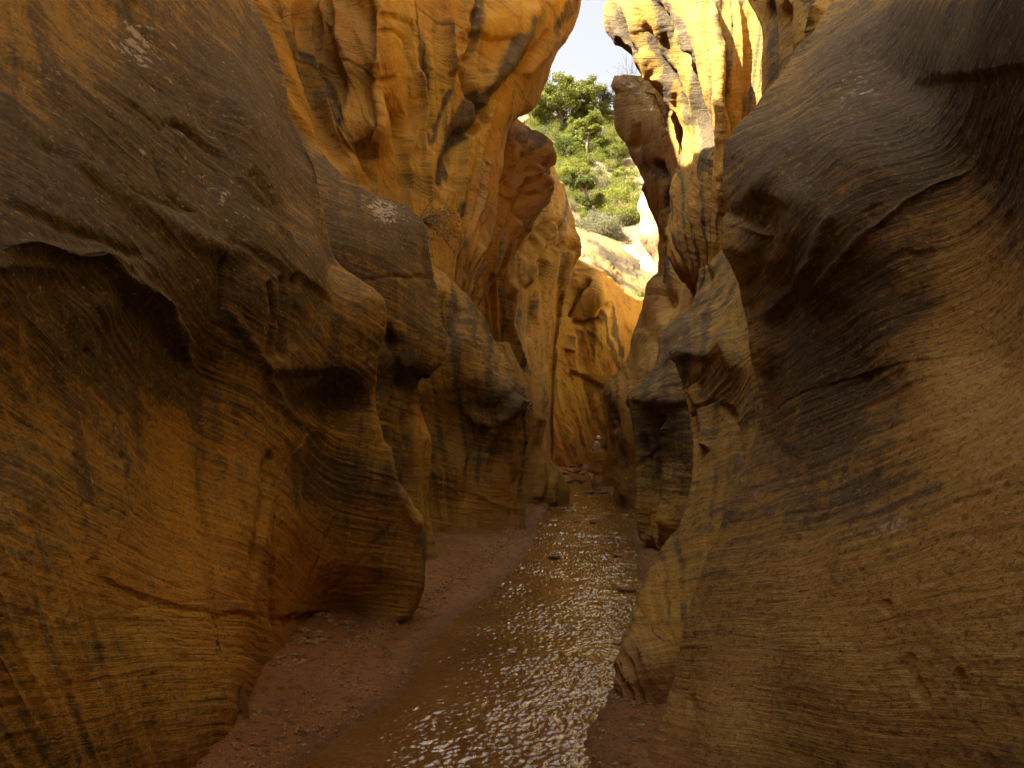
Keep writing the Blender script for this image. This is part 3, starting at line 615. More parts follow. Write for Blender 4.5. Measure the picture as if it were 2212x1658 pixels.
RC = [(1420,'b',9.9),(1405,1185,10),(1380,1160,10.1),(1376,1100,10.1),(1370,1000,10.1),(1365,930,10.1),(1358,870,10.1),(1364,848,10.1),(1386,823,10.2),(1418,780,10.4),(1431,720,10.8),(1463,691,11),(1492,666,11.2),(1501,630,11.4),(1511,576,11.6),(1559,518,12),(1620,400,12.4),(1750,100,13)]
section("canyon_wall_right", "dark grey sandstone columns with a shadowed slot right of the stream", [
    [(1480,'b',12.2),(1460,900,12.2),(1480,780,12.4),(1540,660,13),(1600,500,14),(1800,100,15)],
    RC, [(a+9,v,Y-.1) for a,v,Y in RC],
    [(1430,'b',9.6),(1425,1000,9.7),(1420,900,9.5),(1420,860,9.25),(1445,800,9.4),(1480,720,9.8),(1530,640,10.2),(1560,550,10.6),(1640,400,11.2),(1780,100,12)],
    [(1480,'b',9.0),(1470,1000,9.1),(1465,880,9.0),(1480,800,9.1),(1530,700,9.5),(1570,600,9.9),(1640,480,10.4),(1810,100,11.4)],
    [(1600,'b',8.2),(1600,850,8.4),(1620,650,9.0),(1700,450,9.6),(1880,100,10.8)]],
    sc=1.1, flap=(1,.1), tone=(.62,.04,.05,.05), seed=13.9, dip=(.1,.3), flap_up=.2, fan=[(1430,1900,30,.025,.15)],
    strokes=[('step',[(1358,862),(1400,874),(1425,870)],10,-.06,200),('step',[(1432,880),(1470,872),(1510,868)],10,-.08,70),('line',[(1428,1180),(1426,1000),(1424,880)],9,-.14),('line',[(1455,1150),(1440,1000),(1436,900)],9,.12),('line',[(1395,1170),(1390,1050),(1385,930)],10,-.10),
             ('blob',1440,1140,30,50,20,.14),('blob',1520,600,16,24,0,-.15),('line',[(1365,1010),(1400,985),(1425,960)],4,-.05)],
    paint=[('v','blob',1410,920,60,60,0,.3),('v','blob',1430,1120,70,70,0,-.3),('r','blob',1400,1120,50,60,0,.2),('v','blob',1480,720,60,60,0,.12)])

RD = [(1340,'b',17),(1328,1080,17.5),(1325,1050,17.6),(1328,1006,17.6),(1321,982,17.6),(1317,956,17.6),(1312,919,17.6),(1308,887,17.6),(1301,851,17.6),(1307,835,17.7),(1319,823,17.8),(1351,791,18),(1367,762,18.2),(1371,727,18.4),(1388,711,18.3),(1396,679,18.3),(1399,631,18.5),(1402,615,18.5),(1417,586,18.6),(1421,551,18.8),(1424,515,19),(1416,471,19),(1401,437,19),(1390,407,19),(1371,359,19),(1352,332,19),(1338,299,19),(1328,254,19),(1326,217,19),(1331,203,19),(1324,187,19),(1331,167,19.2)]
section("canyon_wall_right", "grey topped reddish sandstone pillar rising beside the sky slot on the right", [
    [(1420,'b',21),(1400,900,21),(1450,700,22),(1480,500,22),(1450,350,22),(1400,250,22),(1385,166,22)],
    RD, [(a+8,v,Y-.2) for a,v,Y in RD],
    [(1385,'b',15.4),(1365,1000,15.6),(1355,880,15.6),(1372,800,16),(1408,730,16.3),(1425,640,16.4),(1440,560,16.7),(1440,480,17.2),(1425,400,17.2),(1400,330,17.6),(1375,250,17.9),(1372,166,18.4)],
    [(1450,'b',13.5),(1450,800,14),(1480,650,14.3),(1500,560,14.6),(1490,450,15),(1460,330,15.5),(1430,240,16.5),(1425,164,17.5)],
    [(1640,'b',12),(1640,600,13),(1640,160,15)]],
    sc=1.5, flap=(1,.4), tone=(.06,.30,.12,.0), seed=14.4, dip=(-.2,.6), flap_up=.1, fan=[(1440,1400,26,.05,.3)],
    strokes=[('line',[(1440,700),(1420,640),(1430,560),(1450,480),(1440,400),(1400,330)],9,-.25),('line',[(1370,330),(1380,260),(1372,190)],8,-.18),('blob',1440,650,16,30,0,-.3),('step',[(1340,290),(1360,330),(1400,400)],8,-.12,30),('line',[(1345,1070),(1340,1000),(1330,940)],5,-.1),('line',[(1355,1080),(1352,1000),(1340,920)],6,.12),
             ('line',[(1380,430),(1400,500),(1412,560)],6,.1)],
    paint=[('v','blob',1385,300,30,60,0,.25),('p','blob',1350,260,40,90,0,.35),('r','blob',1370,250,60,110,0,-.4),('v','line',[(1445,640),(1440,560),(1455,480),(1435,400),(1400,330)],14,.7),('v','blob',1320,900,25,70,0,.35),('r','blob',1345,950,40,110,0,-.25),('v','blob',1345,1000,30,70,0,.2),('p','blob',1350,185,30,20,0,.4)])

RU = [(1500,660,13),(1495,627,13),(1472,592,13),(1456,560,13),(1453,500,13),(1455,440,13),(1461,366,13),(1476,330,13),(1478,290,13.2),(1462,250,13.4),(1420,183,13.8),(1397,149,14),(1375,127,14),(1352,105,14.2),(1326,82,14.4),(1311,63,14.5),(1308,37,14.5),(1315,0,14.5),(1340,-50,14.6),(1400,-200,15),(1560,-700,16)]
section("canyon_wall_right", "sunlit cream and gold sandstone overhang leaning out at the upper right", [
    [(1600,660,16),(1560,400,16.5),(1560,250,17),(1480,120,18),(1430,0,18.5),(1500,-200,19),(1620,-700,20)],
    RU, [(a+9,v,Y-.2) for a,v,Y in RU],
    [(1540,660,11.9),(1510,560,11.8),(1495,440,11.8),(1510,350,11.6),(1525,270,11.7),(1490,180,12.2),(1450,110,12.8),(1410,50,13),(1400,0,13),(1420,-60,13.2),(1480,-250,14),(1600,-700,15)],
    [(1600,660,11.2),(1560,500,11.2),(1555,350,11.0),(1553,250,10.9),(1545,150,11.1),(1525,60,11.6),(1510,0,12),(1530,-200,13),(1640,-700,14)],
    [(1640,660,11),(1620,450,11.2),(1600,300,11.4),(1595,100,11.6),(1585,0,11.9),(1600,-200,12.6),(1680,-700,13.6)],
    [(1800,660,10),(1760,300,10),(1720,0,10.6),(1720,-200,11.2),(1780,-700,12.4)]],
    sc=1.4, flap=(1,.1), tone=(.30,.12,.02,.0), seed=15.2, dip=(-.5,.8), lump=.6, strat=.8, rise=5, fan=[(1535,760,14,.09,.75)],
    strokes=[('line',[(1560,480),(1556,350),(1553,250),(1548,120),(1530,0)],9,.16),('line',[(1530,350),(1520,250),(1500,160),(1470,90),(1440,0)],9,-.16),('line',[(1440,190),(1410,130),(1370,60),(1350,0)],10,.14),('line',[(1490,250),(1460,180),(1420,110),(1390,40)],9,-.14),
             ('line',[(1500,120),(1470,60),(1465,0)],8,.12),('blob',1490,500,30,80,10,.12),('line',[(1330,60),(1370,100),(1420,160)],8,.12),('line',[(1420,0),(1450,60),(1490,130)],6,-.12),('line',[(1575,420),(1572,250),(1566,80),(1550,0)],6,-.12),('line',[(1590,300),(1600,150),(1590,0)],10,.1)],
    paint=[('v','line',[(1575,420),(1572,250),(1566,80)],5,.7),('v','line',[(1450,0),(1480,60),(1510,130)],6,.7),('v','blob',1330,60,20,60,0,.5),('v','line',[(1390,60),(1430,120),(1470,190),(1500,280)],8,1.0),('v','line',[(1340,20),(1360,70),(1400,120)],9,.9),('p','blob',1500,480,50,160,10,.18),('r','blob',1610,250,40,200,0,.3),('v','line',[(1530,380),(1520,280),(1500,200)],6,.5),('p','blob',1520,100,60,100,0,.12),('r','blob',1480,450,50,120,0,.15)])

RV = [(1690,330,7.4),(1650,235,7.8),(1640,190,7.9),(1638,130,7.9),(1641,60,8),(1622,10,8.2),(1600,-60,8.4),(1560,-150,8.8),(1640,-400,9),(1760,-800,9.5)]
section("canyon_wall_right", "brown vertical sandstone flank between the sunlit overhang and the right foreground wall", [
    [(1760,330,10),(1720,150,10),(1690,0,10.2),(1640,-150,10.6),(1720,-400,11),(1850,-800,11.5)],
    RV, [(a+10,v,Y-.1) for a,v,Y in RV],
    [(1750,330,6.9),(1710,150,7.1),(1710,0,7.2),(1680,-150,7.8),(1760,-400,8),(1850,-800,8.6)],
    [(1850,330,6.5),(1800,100,6.6),(1800,-150,7),(1950,-800,8)],
    [(2100,330,5.6),(2100,0,5.8),(2200,-800,7)]],
    sc=1.0, flap=(1,0), tone=(.40,.25,.03,.0), seed=16.1, dip=(.3,.5), rise=5, fan=[(1720,1100,20,.04,.3)],
    strokes=[('line',[(1700,300),(1690,150),(1700,0)],10,-.12),('line',[(1740,200),(1745,80),(1770,0)],9,.1),('line',[(1665,200),(1665,100),(1660,0)],6,-.07)],
    paint=[('v','line',[(1660,250),(1660,150),(1655,40)],10,.3)])

section("canyon_wall_right", "low reddish rock foot in front of the hiker at the bend", [
    [(1330,'b',27),(1330,950,27.5),(1360,800,28)],
    [(1278,'b',24.6),(1279,1040,24.6),(1284,1024,24.8),(1271,1015,25.2),(1276,1000,25.3),(1283,978,25.3),(1297,965,25.3),(1307,938,25.2),(1312,900,25),(1335,800,25)],
    [(1300,'b',23.6),(1302,1000,24),(1312,950,24),(1330,880,24),(1350,800,24)],
    [(1380,'b',21.5),(1390,800,22)]],
    sc=1.4, flap=(1,.2), tone=(.22,.40,.05,.0), seed=17.5, dip=(.1,.3), flap_up=.1, cat="rock foot",
    strokes=[('line',[(1295,1040),(1296,1000),(1305,960)],4,-.18)])
section("canyon_wall_right", "dark rounded rock tucked behind the red pillar at the canyon bend", [
    [(1440,'b',34),(1430,800,34),(1440,640,34)],
    [(1330,'b',30),(1335,900,30),(1345,800,30),(1367,755,30),(1366,722,30),(1378,690,30),(1392,660,30.4),(1402,640,31)],
    [(1370,'b',28),(1375,800,28),(1395,700,28.5),(1420,640,29)], [(1500,'b',26),(1500,640,27)]],
    sc=1.8, flap=(1,.3), tone=(.7,.1,.0,.0), seed=18.5, flap_up=.1)
section("canyon_wall_right", "blinding white sunlit rock knob beside the wooded hill", [
    [(1440,'b',46),(1440,560,46),(1430,410,47)],
    [(1425,'b',40),(1420,700,40),(1418,620,40),(1414,571,40),(1394,538,40),(1379,503,40),(1384,470,40),(1375,448,40.2),(1380,428,40.4),(1390,408,41)],
    [(1440,'b',38),(1440,560,38),(1405,500,38.4),(1404,450,38.6),(1410,400,39.5)],
    [(1500,'b',34),(1500,300,35)],[(1640,'b',27),(1640,60,28)],[(1900,'b',24),(1900,60,25)]],  # unseen extension behind the knob, shaped to bounce sun onto the far wall
    sc=2.0, flap=(1,.3), tone=(.08,.0,.8,.0), seed=19.5, flap_up=.3)
print("wall verts", N_VERTS)

# unseen canyon walls behind the viewer, closing at a bend; height shaped to block sun
def back_wall(name, label, pts, lean, H, seed):
    pts = np.array(pts, float); L = np.concatenate([[0], np.cumsum(np.hypot(*np.diff(pts, axis=0).T))])
    s = np.linspace(0, L[-1], 90); q = pchip(L, pts, s); z = np.linspace(-.2, H, 70)
    tx = np.gradient(q, axis=0); nrm = np.stack([tx[:, 1], -tx[:, 0]], 1); nrm /= np.linalg.norm(nrm, axis=1)[:, None]
    X = np.zeros((len(z), len(s), 3)); X[..., 0] = q[None, :, 0]; X[..., 1] = q[None, :, 1]; X[..., 2] = z[:, None]
    p = X.reshape(-1, 3)
    d = (.5 * fbm(p / 2.2 + seed, 3)).reshape(len(z), len(s)) + lean * z[:, None]
    X[..., 0] += nrm[None, :, 0] * d; X[..., 1] += nrm[None, :, 1] * d
    top = X[-1]; ex = []
    for k in (1.5, 8, 40):
        e = top.copy(); e[:, :2] += nrm * k; e[:, 2] += .3; ex.append(e)
    X = np.concatenate([X, np.array(ex)]); nr = len(X)
    p = X.reshape(-1, 3)
    me = mesh_np(name, p, grid_faces(nr, len(s)), attrs={"tone": ('FLOAT_COLOR', np.tile((.4, .15, .05, 0.), (len(p), 1))), "bed": ('FLOAT', bedding(p, .9, seed, (.3, .4))), "grain": ('FLOAT', np.full(len(p), .9))})
    o = link(name, me, ROCK); tag(o, label, "rock wall", kind="structure")
back_wall("canyon_wall_behind", "brown sandstone canyon walls behind the viewpoint", [(-2.0,1.35),(-2.0,.5),(-1.9,-1),(-2.2,-4),(-1.6,-7),(-.2,-9.2),(1.6,-8.6),(2.2,-6),(1.7,-3),(1.3,-1),(1.2,0),(1.25,.95)], .06, 13.0, 3.3)

# ------------------------------------------------------------------ ground and stream
LE = [(560,1800),(640,1658),(720,1600),(800,1540),(880,1480),(905,1420),(985,1330),(1060,1280),(1120,1220),(1150,1170),(1168,1120),(1185,1092),(1205,1075),(1228,1050),(1232,1030),(1222,1016),(1215,1005)]
RE_ = [(1262,1800),(1265,1658),(1272,1600),(1305,1535),(1322,1495),(1350,1420),(1385,1320),(1395,1270),(1382,1220),(1376,1190),(1374,1140),(1362,1100),(1335,1078),(1300,1058),(1282,1042),(1275,1030),(1268,1016),(1262,1005)]
le = np.array([ground_px(*p) for p in LE])[::1]; re_ = np.array([ground_px(*p) for p in RE_])
def edges(Y):
    xl = np.interp(Y, le[:, 1], le[:, 0], left=None); xr = np.interp(Y, re_[:, 1], re_[:, 0])
    near = np.minimum(Y, 2.8) - 2.8
    return xl + .05 * near, xr
def ground_z(x, Y):
    """ground height and signed distance to the water's edge (negative in the stream)"""
    xl, xr = edges(Y)
    p = np.stack([x, Y, 0 * x], 1)
    wob = .085 * fbm(p / .40, 4) + .03 * noise(p / .08)
    dl = xl - x + wob; dr = x - xr + wob
    d = np.maximum(dl, dr)
    left = dl > dr
    z = -.05 + .065 * smooth(-.12, .03, d)
    z = z + np.where(left, .07, .05) * smooth(.0, .55, d) + np.where(left, .07, .03) * smooth(.5, 1.1, d)
    g = smooth(-.02, .12, d)
    z = z + g * (.020 * fbm(p / .30, 4) + .011 * fbm(p / .06, 3) - .015 * smooth(.35, .7, noise(p / .11 + 7)))
    # drift line of flood debris on the left bank
    if True:
        dd = np.abs(dl - .42 - .12 * noise(p / .8)); z = z + .028 * np.exp(-(dd / .09) ** 2) * smooth(5.2, 6.2, Y) * smooth(13, 11, Y) * left * (1 + .8 * noise(p / .06))
    far = smooth(30, 44, Y); z = z + far * .15
    return z, d
ys = np.concatenate([np.linspace(-10, 1.6, 20), np.geomspace(1.7, 45, 620), np.linspace(46, 70, 20)])
cs = np.concatenate([[-60, -25, -10, -6], np.linspace(-3.2, 3.2, 520), [6, 10, 25, 60]])
cen = np.interp(ys, [-10, 2, 4, 8, 14, 20, 30, 45, 70], [0, -.4, -.3, .2, 1.0, 1.8, 3.0, 4.2, 6])
wid = np.interp(ys, [0, 4, 10, 45], [.8, .8, .85, 1.5])
XX = cen[:, None] + cs[None, :] * wid[:, None]; YY = np.repeat(ys[:, None], len(cs), 1)
gz, gd = ground_z(XX.ravel(), YY.ravel())
gme = mesh_np("ground", np.stack([XX.ravel(), YY.ravel(), gz], 1), grid_faces(len(ys), len(cs)), attrs={"wet": ('FLOAT', smooth(.22, .0, gd))})
tag(link("ground", gme, SAND), "reddish wet sand and gravel banks along the canyon floor", "sand bank", kind="structure")

wy = np.concatenate([np.linspace(-9, 2.4, 30), np.geomspace(2.5, 45, 950)])
wt = np.linspace(0, 1, 330)
xl, xr = edges(wy)
WX = (xl - .2)[:, None] * (1 - wt) + (xr + .2)[:, None] * wt; WY = np.repeat(wy[:, None], len(wt), 1)
p = np.stack([WX.ravel(), WY.ravel(), 0 * WX.ravel()], 1)
adv = p.copy(); adv[:, 1] += .15 * noise(p / .5)
rip = .55 + .45 * smooth(-.4, .3, noise(p / .7 + 5))
# calmer along the left edge near the viewer, choppier to the right
fr = (p[:, 0] - np.repeat(xl, len(wt))) / np.repeat(xr - xl, len(wt))
rip = (rip + .5 * smooth(6, 12, p[:, 1])) * (.45 + .55 * smooth(.02 , .30, .35 * smooth(5, 9, p[:, 1]) + fr + .1 * noise(p / .6)))
wz = 1.5 * rip * (.0048 * noise(adv / np.array((.062, .036, 1))) + .0030 * noise(adv / np.array((.028, .018, 1)) + 9) + .004 * np.abs(noise(adv / np.array((.07, .045, 1)) + 3)) + .004 * noise(adv / np.array((.26, .14, 1)) + 6))
wz = wz + .013 * smooth(5, 13, p[:, 1]) * noise(adv / np.array((.34, .20, 1)) + 12) * rip
p[:, 2] = wz
wme = mesh_np("stream", p, grid_faces(len(wy), len(wt)))
tag(link("stream", wme, WATER), "shallow muddy brown stream rippling down the canyon floor", "stream", kind="structure")

# ------------------------------------------------------------------ hillside
def hill_z(x, Y):
    p = np.stack([x, Y, 0 * x], 1)
    z = np.interp(Y, [40, 52, 58, 70, 80, 88, 97, 130], [9, 13, 17.2, 27, 35.5, 42.5, 48, 51])
    z = z + 1.1 * fbm(p / 9 + 3, 3) + .35 * fbm(p / 2.2, 2) + .05 * np.abs(x - 8)
    t = z / 2.6 + .5 * noise(p / 7 + 8); fr = t - np.floor(t)
    return z + .9 * (smooth(.35, .6, fr) - fr) * smooth(-.2, .4, noise(p / 6 + 2))
hy = np.linspace(48, 135, 190); hx = np.linspace(-25, 45, 190)
HX, HY = np.meshgrid(hx, hy)
hz_ = hill_z(HX.ravel(), HY.ravel())
tag(link("hillside", mesh_np("hillside", np.stack([HX.ravel(), HY.ravel(), hz_], 1), grid_faces(len(hy), len(hx))), HILL), "sunlit tan hillside with ledges above the canyon", "hillside", kind="structure")
def on_hill(u, v):
    Y = np.linspace(52, 120, 700); x = (u - U0) / F * Y
    d = (EYE + (HZ - v) / F * Y) - hill_z(x, Y)
    k = np.argmax(d < 0) if (d < 0).any() else len(Y) - 1
    return np.array((x[k], Y[k], hill_z(x[k:k+1], Y[k:k+1])[0] - .05))

# ------------------------------------------------------------------ plants
def tube(path, rad, n=5):
    """tapered tube along a path: verts, quads"""
    path = np.asarray(path, float); m = len(path)
    t = np.gradient(path, axis=0); t /= np.maximum(np.linalg.norm(t, axis=1)[:, None], 1e-9)
    ref = np.array((.3, .2, .93)); a = np.cross(t, ref); a /= np.maximum(np.linalg.norm(a, axis=1)[:, None], 1e-6); b = np.cross(t, a)
    th = np.arange(n) * 2 * math.pi / n
    r = np.interp(np.linspace(0, 1, m), np.linspace(0, 1, len(rad)), rad)
    V = path[:, None] + r[:, None, None] * (a[:, None] * np.cos(th)[None, :, None] + b[:, None] * np.sin(th)[None, :, None])
    Fq = [(i * n + j, i * n + (j + 1) % n, (i + 1) * n + (j + 1) % n, (i + 1) * n + j) for i in range(m - 1) for j in range(n)]
    return V.reshape(-1, 3), np.array(Fq)
def join(parts):
    V, Q, k = [], [], 0
    for v, q in parts:
        V.append(v); Q.append(q + k); k += len(v)
    return np.concatenate(V), np.concatenate(Q)
def leaves(cent, w, l, r, up=0.2, bend=True):
    """small quads at the centres, random facing"""
    n = len(cent)
    d = r.normal(size=(n, 3)); d[:, 2] += up; d /= np.linalg.norm(d, axis=1)[:, None]
    a = np.cross(d, r.normal(size=(n, 3))); a /= np.maximum(np.linalg.norm(a, axis=1)[:, None], 1e-6)
    ll = l * r.uniform(.6, 1.3, (n, 1)); ww = w * r.uniform(.6, 1.3, (n, 1))
    V = np.stack([cent - a * ww * .15, cent + d * ll * .45 - a * ww * .5, cent + d * ll, cent + d * ll * .5 + a * ww * .5], 1)
    return V.reshape(-1, 3), np.arange(n * 4).reshape(n, 4)
def branchy(r, base, direction, length, levels, kids, rad, wig=.25, upb=.15, spread=.8):
    """recursive branching: list of (path, radii) and the tips"""
    out, tips = [], []
    def grow(p, d, L, lv, rd):
        n = 6; pts = [p]; dd = d / np.linalg.norm(d)
        for i in range(n):
            dd = dd + r.normal(size=3) * wig * .45 + np.array((0, 0, upb * .3)); dd /= np.linalg.norm(dd); pts.append(pts[-1] + dd * L / n)
        out.append((np.array(pts), (rd, rd * .45)))
        if lv == 0:
            tips.extend([pts[-1], pts[-2], pts[-3], pts[3]]); return
        for k in range(kids[len(kids) - lv]):
            q = r.uniform(.3, 1.0); i = min(int(q * n), n - 1); pp = pts[i] + (pts[i + 1] - pts[i]) * (q * n - i if q < 1 else 0)
            nd = dd + r.normal(size=3) * spread; nd[2] = nd[2] * .6 + upb
            grow(pp, nd, L * r.uniform(.45, .7), lv - 1, rd * .5)
    grow(np.array(base, float), np.array(direction, float), length, levels, rad)
    return out, np.array(tips)

BARK = mat_plain("bark", (0.16, 0.11, 0.07), (0.24, 0.17, 0.11), 6, .9)
DEADWOOD = mat_plain("dead_twigs", (0.16, 0.11, 0.085), (0.26, 0.19, 0.14), 6, .9)
LEAF = [mat_plain("pinyon_needles", (0.15, 0.165, 0.024), (0.235, 0.24, 0.04), 1.2, .7, .35),
        mat_plain("juniper_leaf", (0.095, 0.12, 0.02), (0.165, 0.185, 0.03), 1.2, .7, .30),
        mat_plain("oak_leaf", (0.19, 0.215, 0.022), (0.26, 0.27, 0.04), 1.2, .7, .35),
        mat_plain("sage_leaf", (0.170, 0.165, 0.075), (0.240, 0.220, 0.115), 1.2, .8, .25),
        mat_plain("dry_brush_leaf", (0.230, 0.185, 0.090), (0.300, 0.240, 0.130), 1.2, .8, .25)]
def make_tree(seed, H, W, nleaf, lw, ll, trunk=.45, dens=1.0, lean=0.1):
    r = np.random.default_rng(seed)
    wood, cent = [], []
    tp = [np.zeros(3)]; d = np.array((r.normal() * lean, r.normal() * lean, 1.0))
    for i in range(7): d = d + np.array((r.normal() * .12, r.normal() * .12, .1)); d /= np.linalg.norm(d); tp.append(tp[-1] + d * H * .92 / 7)
    tp = np.array(tp); wood.append(tube(tp, (.035 * H, .03 * H, .006 * H), 6))
    nb = 15; clumps = []
    for k in range(nb):
        q = r.uniform(trunk * .5, 1.0); i = q * 6.99; p0 = tp[int(i)] + (tp[int(i) + 1] - tp[int(i)]) * (i - int(i))
        a = r.uniform(0, 2 * math.pi); reach = W * .5 * r.uniform(.55, 1.1) * (1.15 - .7 * abs(q - .55))
        e = p0 + np.array((math.cos(a) * reach, math.sin(a) * reach, H * r.uniform(.0, .16)))
        m = (p0 + e) / 2 + np.array((0, 0, -.02 * H)) + r.normal(size=3) * .05 * H
        wood.append(tube(np.array([p0, m, e]), (.013 * H, .004 * H), 4))
        clumps += [(e, r.uniform(.12, .2) * W), ((m + e) / 2 + r.normal(size=3) * .06 * W, r.uniform(.10, .17) * W)]
    clumps.append((tp[-1], .15 * W)); clumps.append((tp[-2], .17 * W))
    per = int(nleaf / len(clumps))
    for c, rad in clumps:
        g = r.normal(size=(per, 3)); g /= np.linalg.norm(g, axis=1)[:, None]
        g *= (rad * r.uniform(.25, 1, (per, 1)) ** .5) * np.array((1.15, 1.15, .75)); cent.append(c + g)
    cent = np.concatenate(cent)
    V, Q = join(wood); LV, LQ = leaves(cent, lw, ll, r)
    return mesh_np("trunk", V, Q), mesh_np("crown", LV, LQ, smooth_sh=False)
def make_shrub(seed, H, W, nleaf, lw, ll, nst=9):
    r = np.random.default_rng(seed); wood, cent = [], []
    for k in range(nst):
        a = r.uniform(0, 2 * math.pi); q = r.uniform(.15, 1)
        e = np.array((math.cos(a) * W * .5 * q, math.sin(a) * W * .5 * q, H * r.uniform(.6, 1.0) * (1.1 - .45 * q)))
        m = e * .5 + r.normal(size=3) * .08 * H
        wood.append(tube(np.array([np.array((0, 0, -.1)), m, e]), (.02 * H, .006 * H), 4))
        n = int(nleaf / nst); t = r.uniform(.35, 1.05, (n, 1))
        cent.append(e * t + (m - e * .5) * 2 * t * (1 - t) + r.normal(size=(n, 3)) * np.array((.14 * W, .14 * W, .11 * H)))
    V, Q = join(wood); LV, LQ = leaves(np.concatenate(cent), lw, ll, r, .5)
    return mesh_np("stems", V, Q), mesh_np("foliage", LV, LQ, smooth_sh=False)

TREES = [make_tree(100 + k, 1.0, w, 5200, .026, .050, tr) for k, (w, tr) in enumerate([(.85, .5), (.6, .35), (.75, .4), (.45, .15), (.95, .45)])]
SHRUBS = [make_shrub(200 + k, 1.0, w, 1800, .036, .070) for k, w in enumerate([1.3, 1.0, 1.6, 1.2])]
for a, b in TREES + SHRUBS: a.materials.append(BARK)
def plant(kind, name, parts, leaf, loc, h, label, cat, group=None, rz=None, wide=1.0):
    root = empty(name, tuple(loc), random.uniform(0, 6.28) if rz is None else rz, h)
    root.scale = (h * wide, h * wide, h)
    n1, n2 = ("trunk", "crown") if kind == 't' else ("stems", "foliage")
    a = link(n1, parts[0], None, root)
    me = parts[1]
    b = link(n2, me, None, root)
    if not me.materials: me.materials.append(LEAF[leaf])
    b.material_slots[0].link = 'OBJECT'; b.material_slots[0].material = LEAF[leaf]
    tag(root, label, cat, group)
    return root
def hill_plant(kind, var, leaf, u, v0, v1, label, group=None, wide=1.0, cat=None):
    """v0 top row, v1 foot row in the photo"""
    loc = on_hill(u, v1); h = (v1 - v0) / F * loc[1]
    return plant(kind, "pinyon_pine" if kind == 't' and leaf == 0 else "juniper_tree" if kind == 't' else "hill_shrub", (TREES if kind == 't' else SHRUBS)[var], leaf, loc, h, label, cat or ("tree" if kind == 't' else "shrub"), group, wide=wide)
gT = "trees on the sunlit hillside"
hill_plant('t',0,0,1214,180,284,"broad pinyon pine with a bare dark trunk at the left of the skyline",gT)
hill_plant('t',4,0,1190,186,280,"pinyon pine filling the skyline left of the bare trunked pine",gT)
hill_plant('t',1,0,1238,178,272,"tall rounded pine crown, highest on the skyline",gT,1.2)
hill_plant('t',1,1,1261,184,268,"thin bluish see-through pine in the middle of the skyline trees",gT,.9)
hill_plant('t',2,0,1282,188,270,"right-hand pine of the skyline row beside the open sky",gT,1.1)
hill_plant('t',4,0,1150,222,278,"low spreading pine at the left edge of the hill by the rock",gT)
hill_plant('t',2,0,1168,205,270,"pine crown squeezed between the rock edge and the skyline pines",gT)
hill_plant('t',4,1,1284,226,275,"dark rounded juniper below the right skyline pine",gT,1.2)
hill_plant('t',1,0,1268,250,342,"upright pointed pine halfway up the hill",gT,1.25)
hill_plant('t',2,0,1250,262,315,"small pine left of the upright pointed pine",gT)
hill_plant('t',2,1,1303,292,346,"dark juniper right of the upright pointed pine",gT)
hill_plant('t',0,1,1218,298,352,"branchy open tree beside the red rock bulge",gT,1.1)
hill_plant('t',4,2,1250,352,408,"round bright green tree above the dark juniper",gT,1.2)
hill_plant('t',3,1,1278,378,468,"tall dark green juniper low on the hill",gT,1.3)
hill_plant('t',4,2,1348,360,404,"small leafy tree near the right rock pillar",gT,1.2)
hill_plant('t',4,1,1229,380,425,"squat tree at the hill's left edge over the golden ledges",gT,1.2)
hill_plant('t',2,0,1332,312,352,"small pine at the right edge beside the pillar",gT,1.2)
hill_plant('t',1,0,1312,240,285,"slender pine under the open sky",gT)
gS = "shrubs on the sunlit hillside"
MARKS = [(1150,275,"the low spreading pine"),(1190,280,"the skyline pines on the left"),(1214,284,"the bare trunked skyline pine"),(1238,272,"the highest skyline pine"),(1261,268,"the bluish see-through pine"),(1284,275,"the dark rounded skyline juniper"),(1312,285,"the slender skyline pine"),
         (1268,342,"the upright pointed pine"),(1250,315,"the small mid-slope pine"),(1303,346,"the dark mid-slope juniper"),(1218,352,"the branchy tree"),(1250,408,"the round bright green tree"),(1278,468,"the tall dark low juniper"),(1348,404,"the leafy tree near the pillar"),(1229,425,"the squat left edge tree"),(1332,352,"the small pine beside the pillar")]
def shrub_label(u, v, what="small shrub"):
    m = min(MARKS, key=lambda q: math.hypot(u - q[0], v - q[1]))
    du, dv = u - m[0], v - m[1]
    side = ("left of" if du < 0 else "right of") if abs(du) > abs(dv) else ("downhill from" if dv > 0 else "uphill from")
    return what + " just " + side + " " + m[2]
for u, v1, h in [(1325,452,52),(1352,440,50),(1378,455,48),(1300,462,46),(1340,482,44),(1368,486,46),(1312,480,40),(1390,480,40),(1285,440,34),(1332,420,36),(1362,415,34),(1310,412,34)]:
    hill_plant('s',random.randrange(4),2,u,v1-h,v1,shrub_label(u, v1, "yellow green leafy shrub"),gS,.9)
for k in range(26):
    u = random.uniform(1240,1400); v1 = random.uniform(486,526)
    hill_plant('s',random.randrange(4),3,u,v1-random.uniform(26,42),v1,shrub_label(u, v1, "grey olive brush at the hill foot"),gS,1.0)
for k in range(34):
    u = random.uniform(1205,1330); v1 = random.uniform(400,480)
    hill_plant('s',random.randrange(4),random.choice((3,4,2)),u,v1-random.uniform(20,36),v1,shrub_label(u,v1),gS,1.0)
for k in range(150):
    u = random.uniform(1150,1345); v1 = random.uniform(270,400)
    hill_plant('s',random.randrange(4),random.choice((0,3,2,2,2)),u,v1-random.uniform(16,36),v1,shrub_label(u,v1),gS,1.0)
hill_plant('s',0,2,1292,316,350,"bright yellow green bush at the foot of the upright pine",gS,.8)
hill_plant('s',1,4,1316,246,275,"pale dry bush at the skyline by the sky slot",gS)

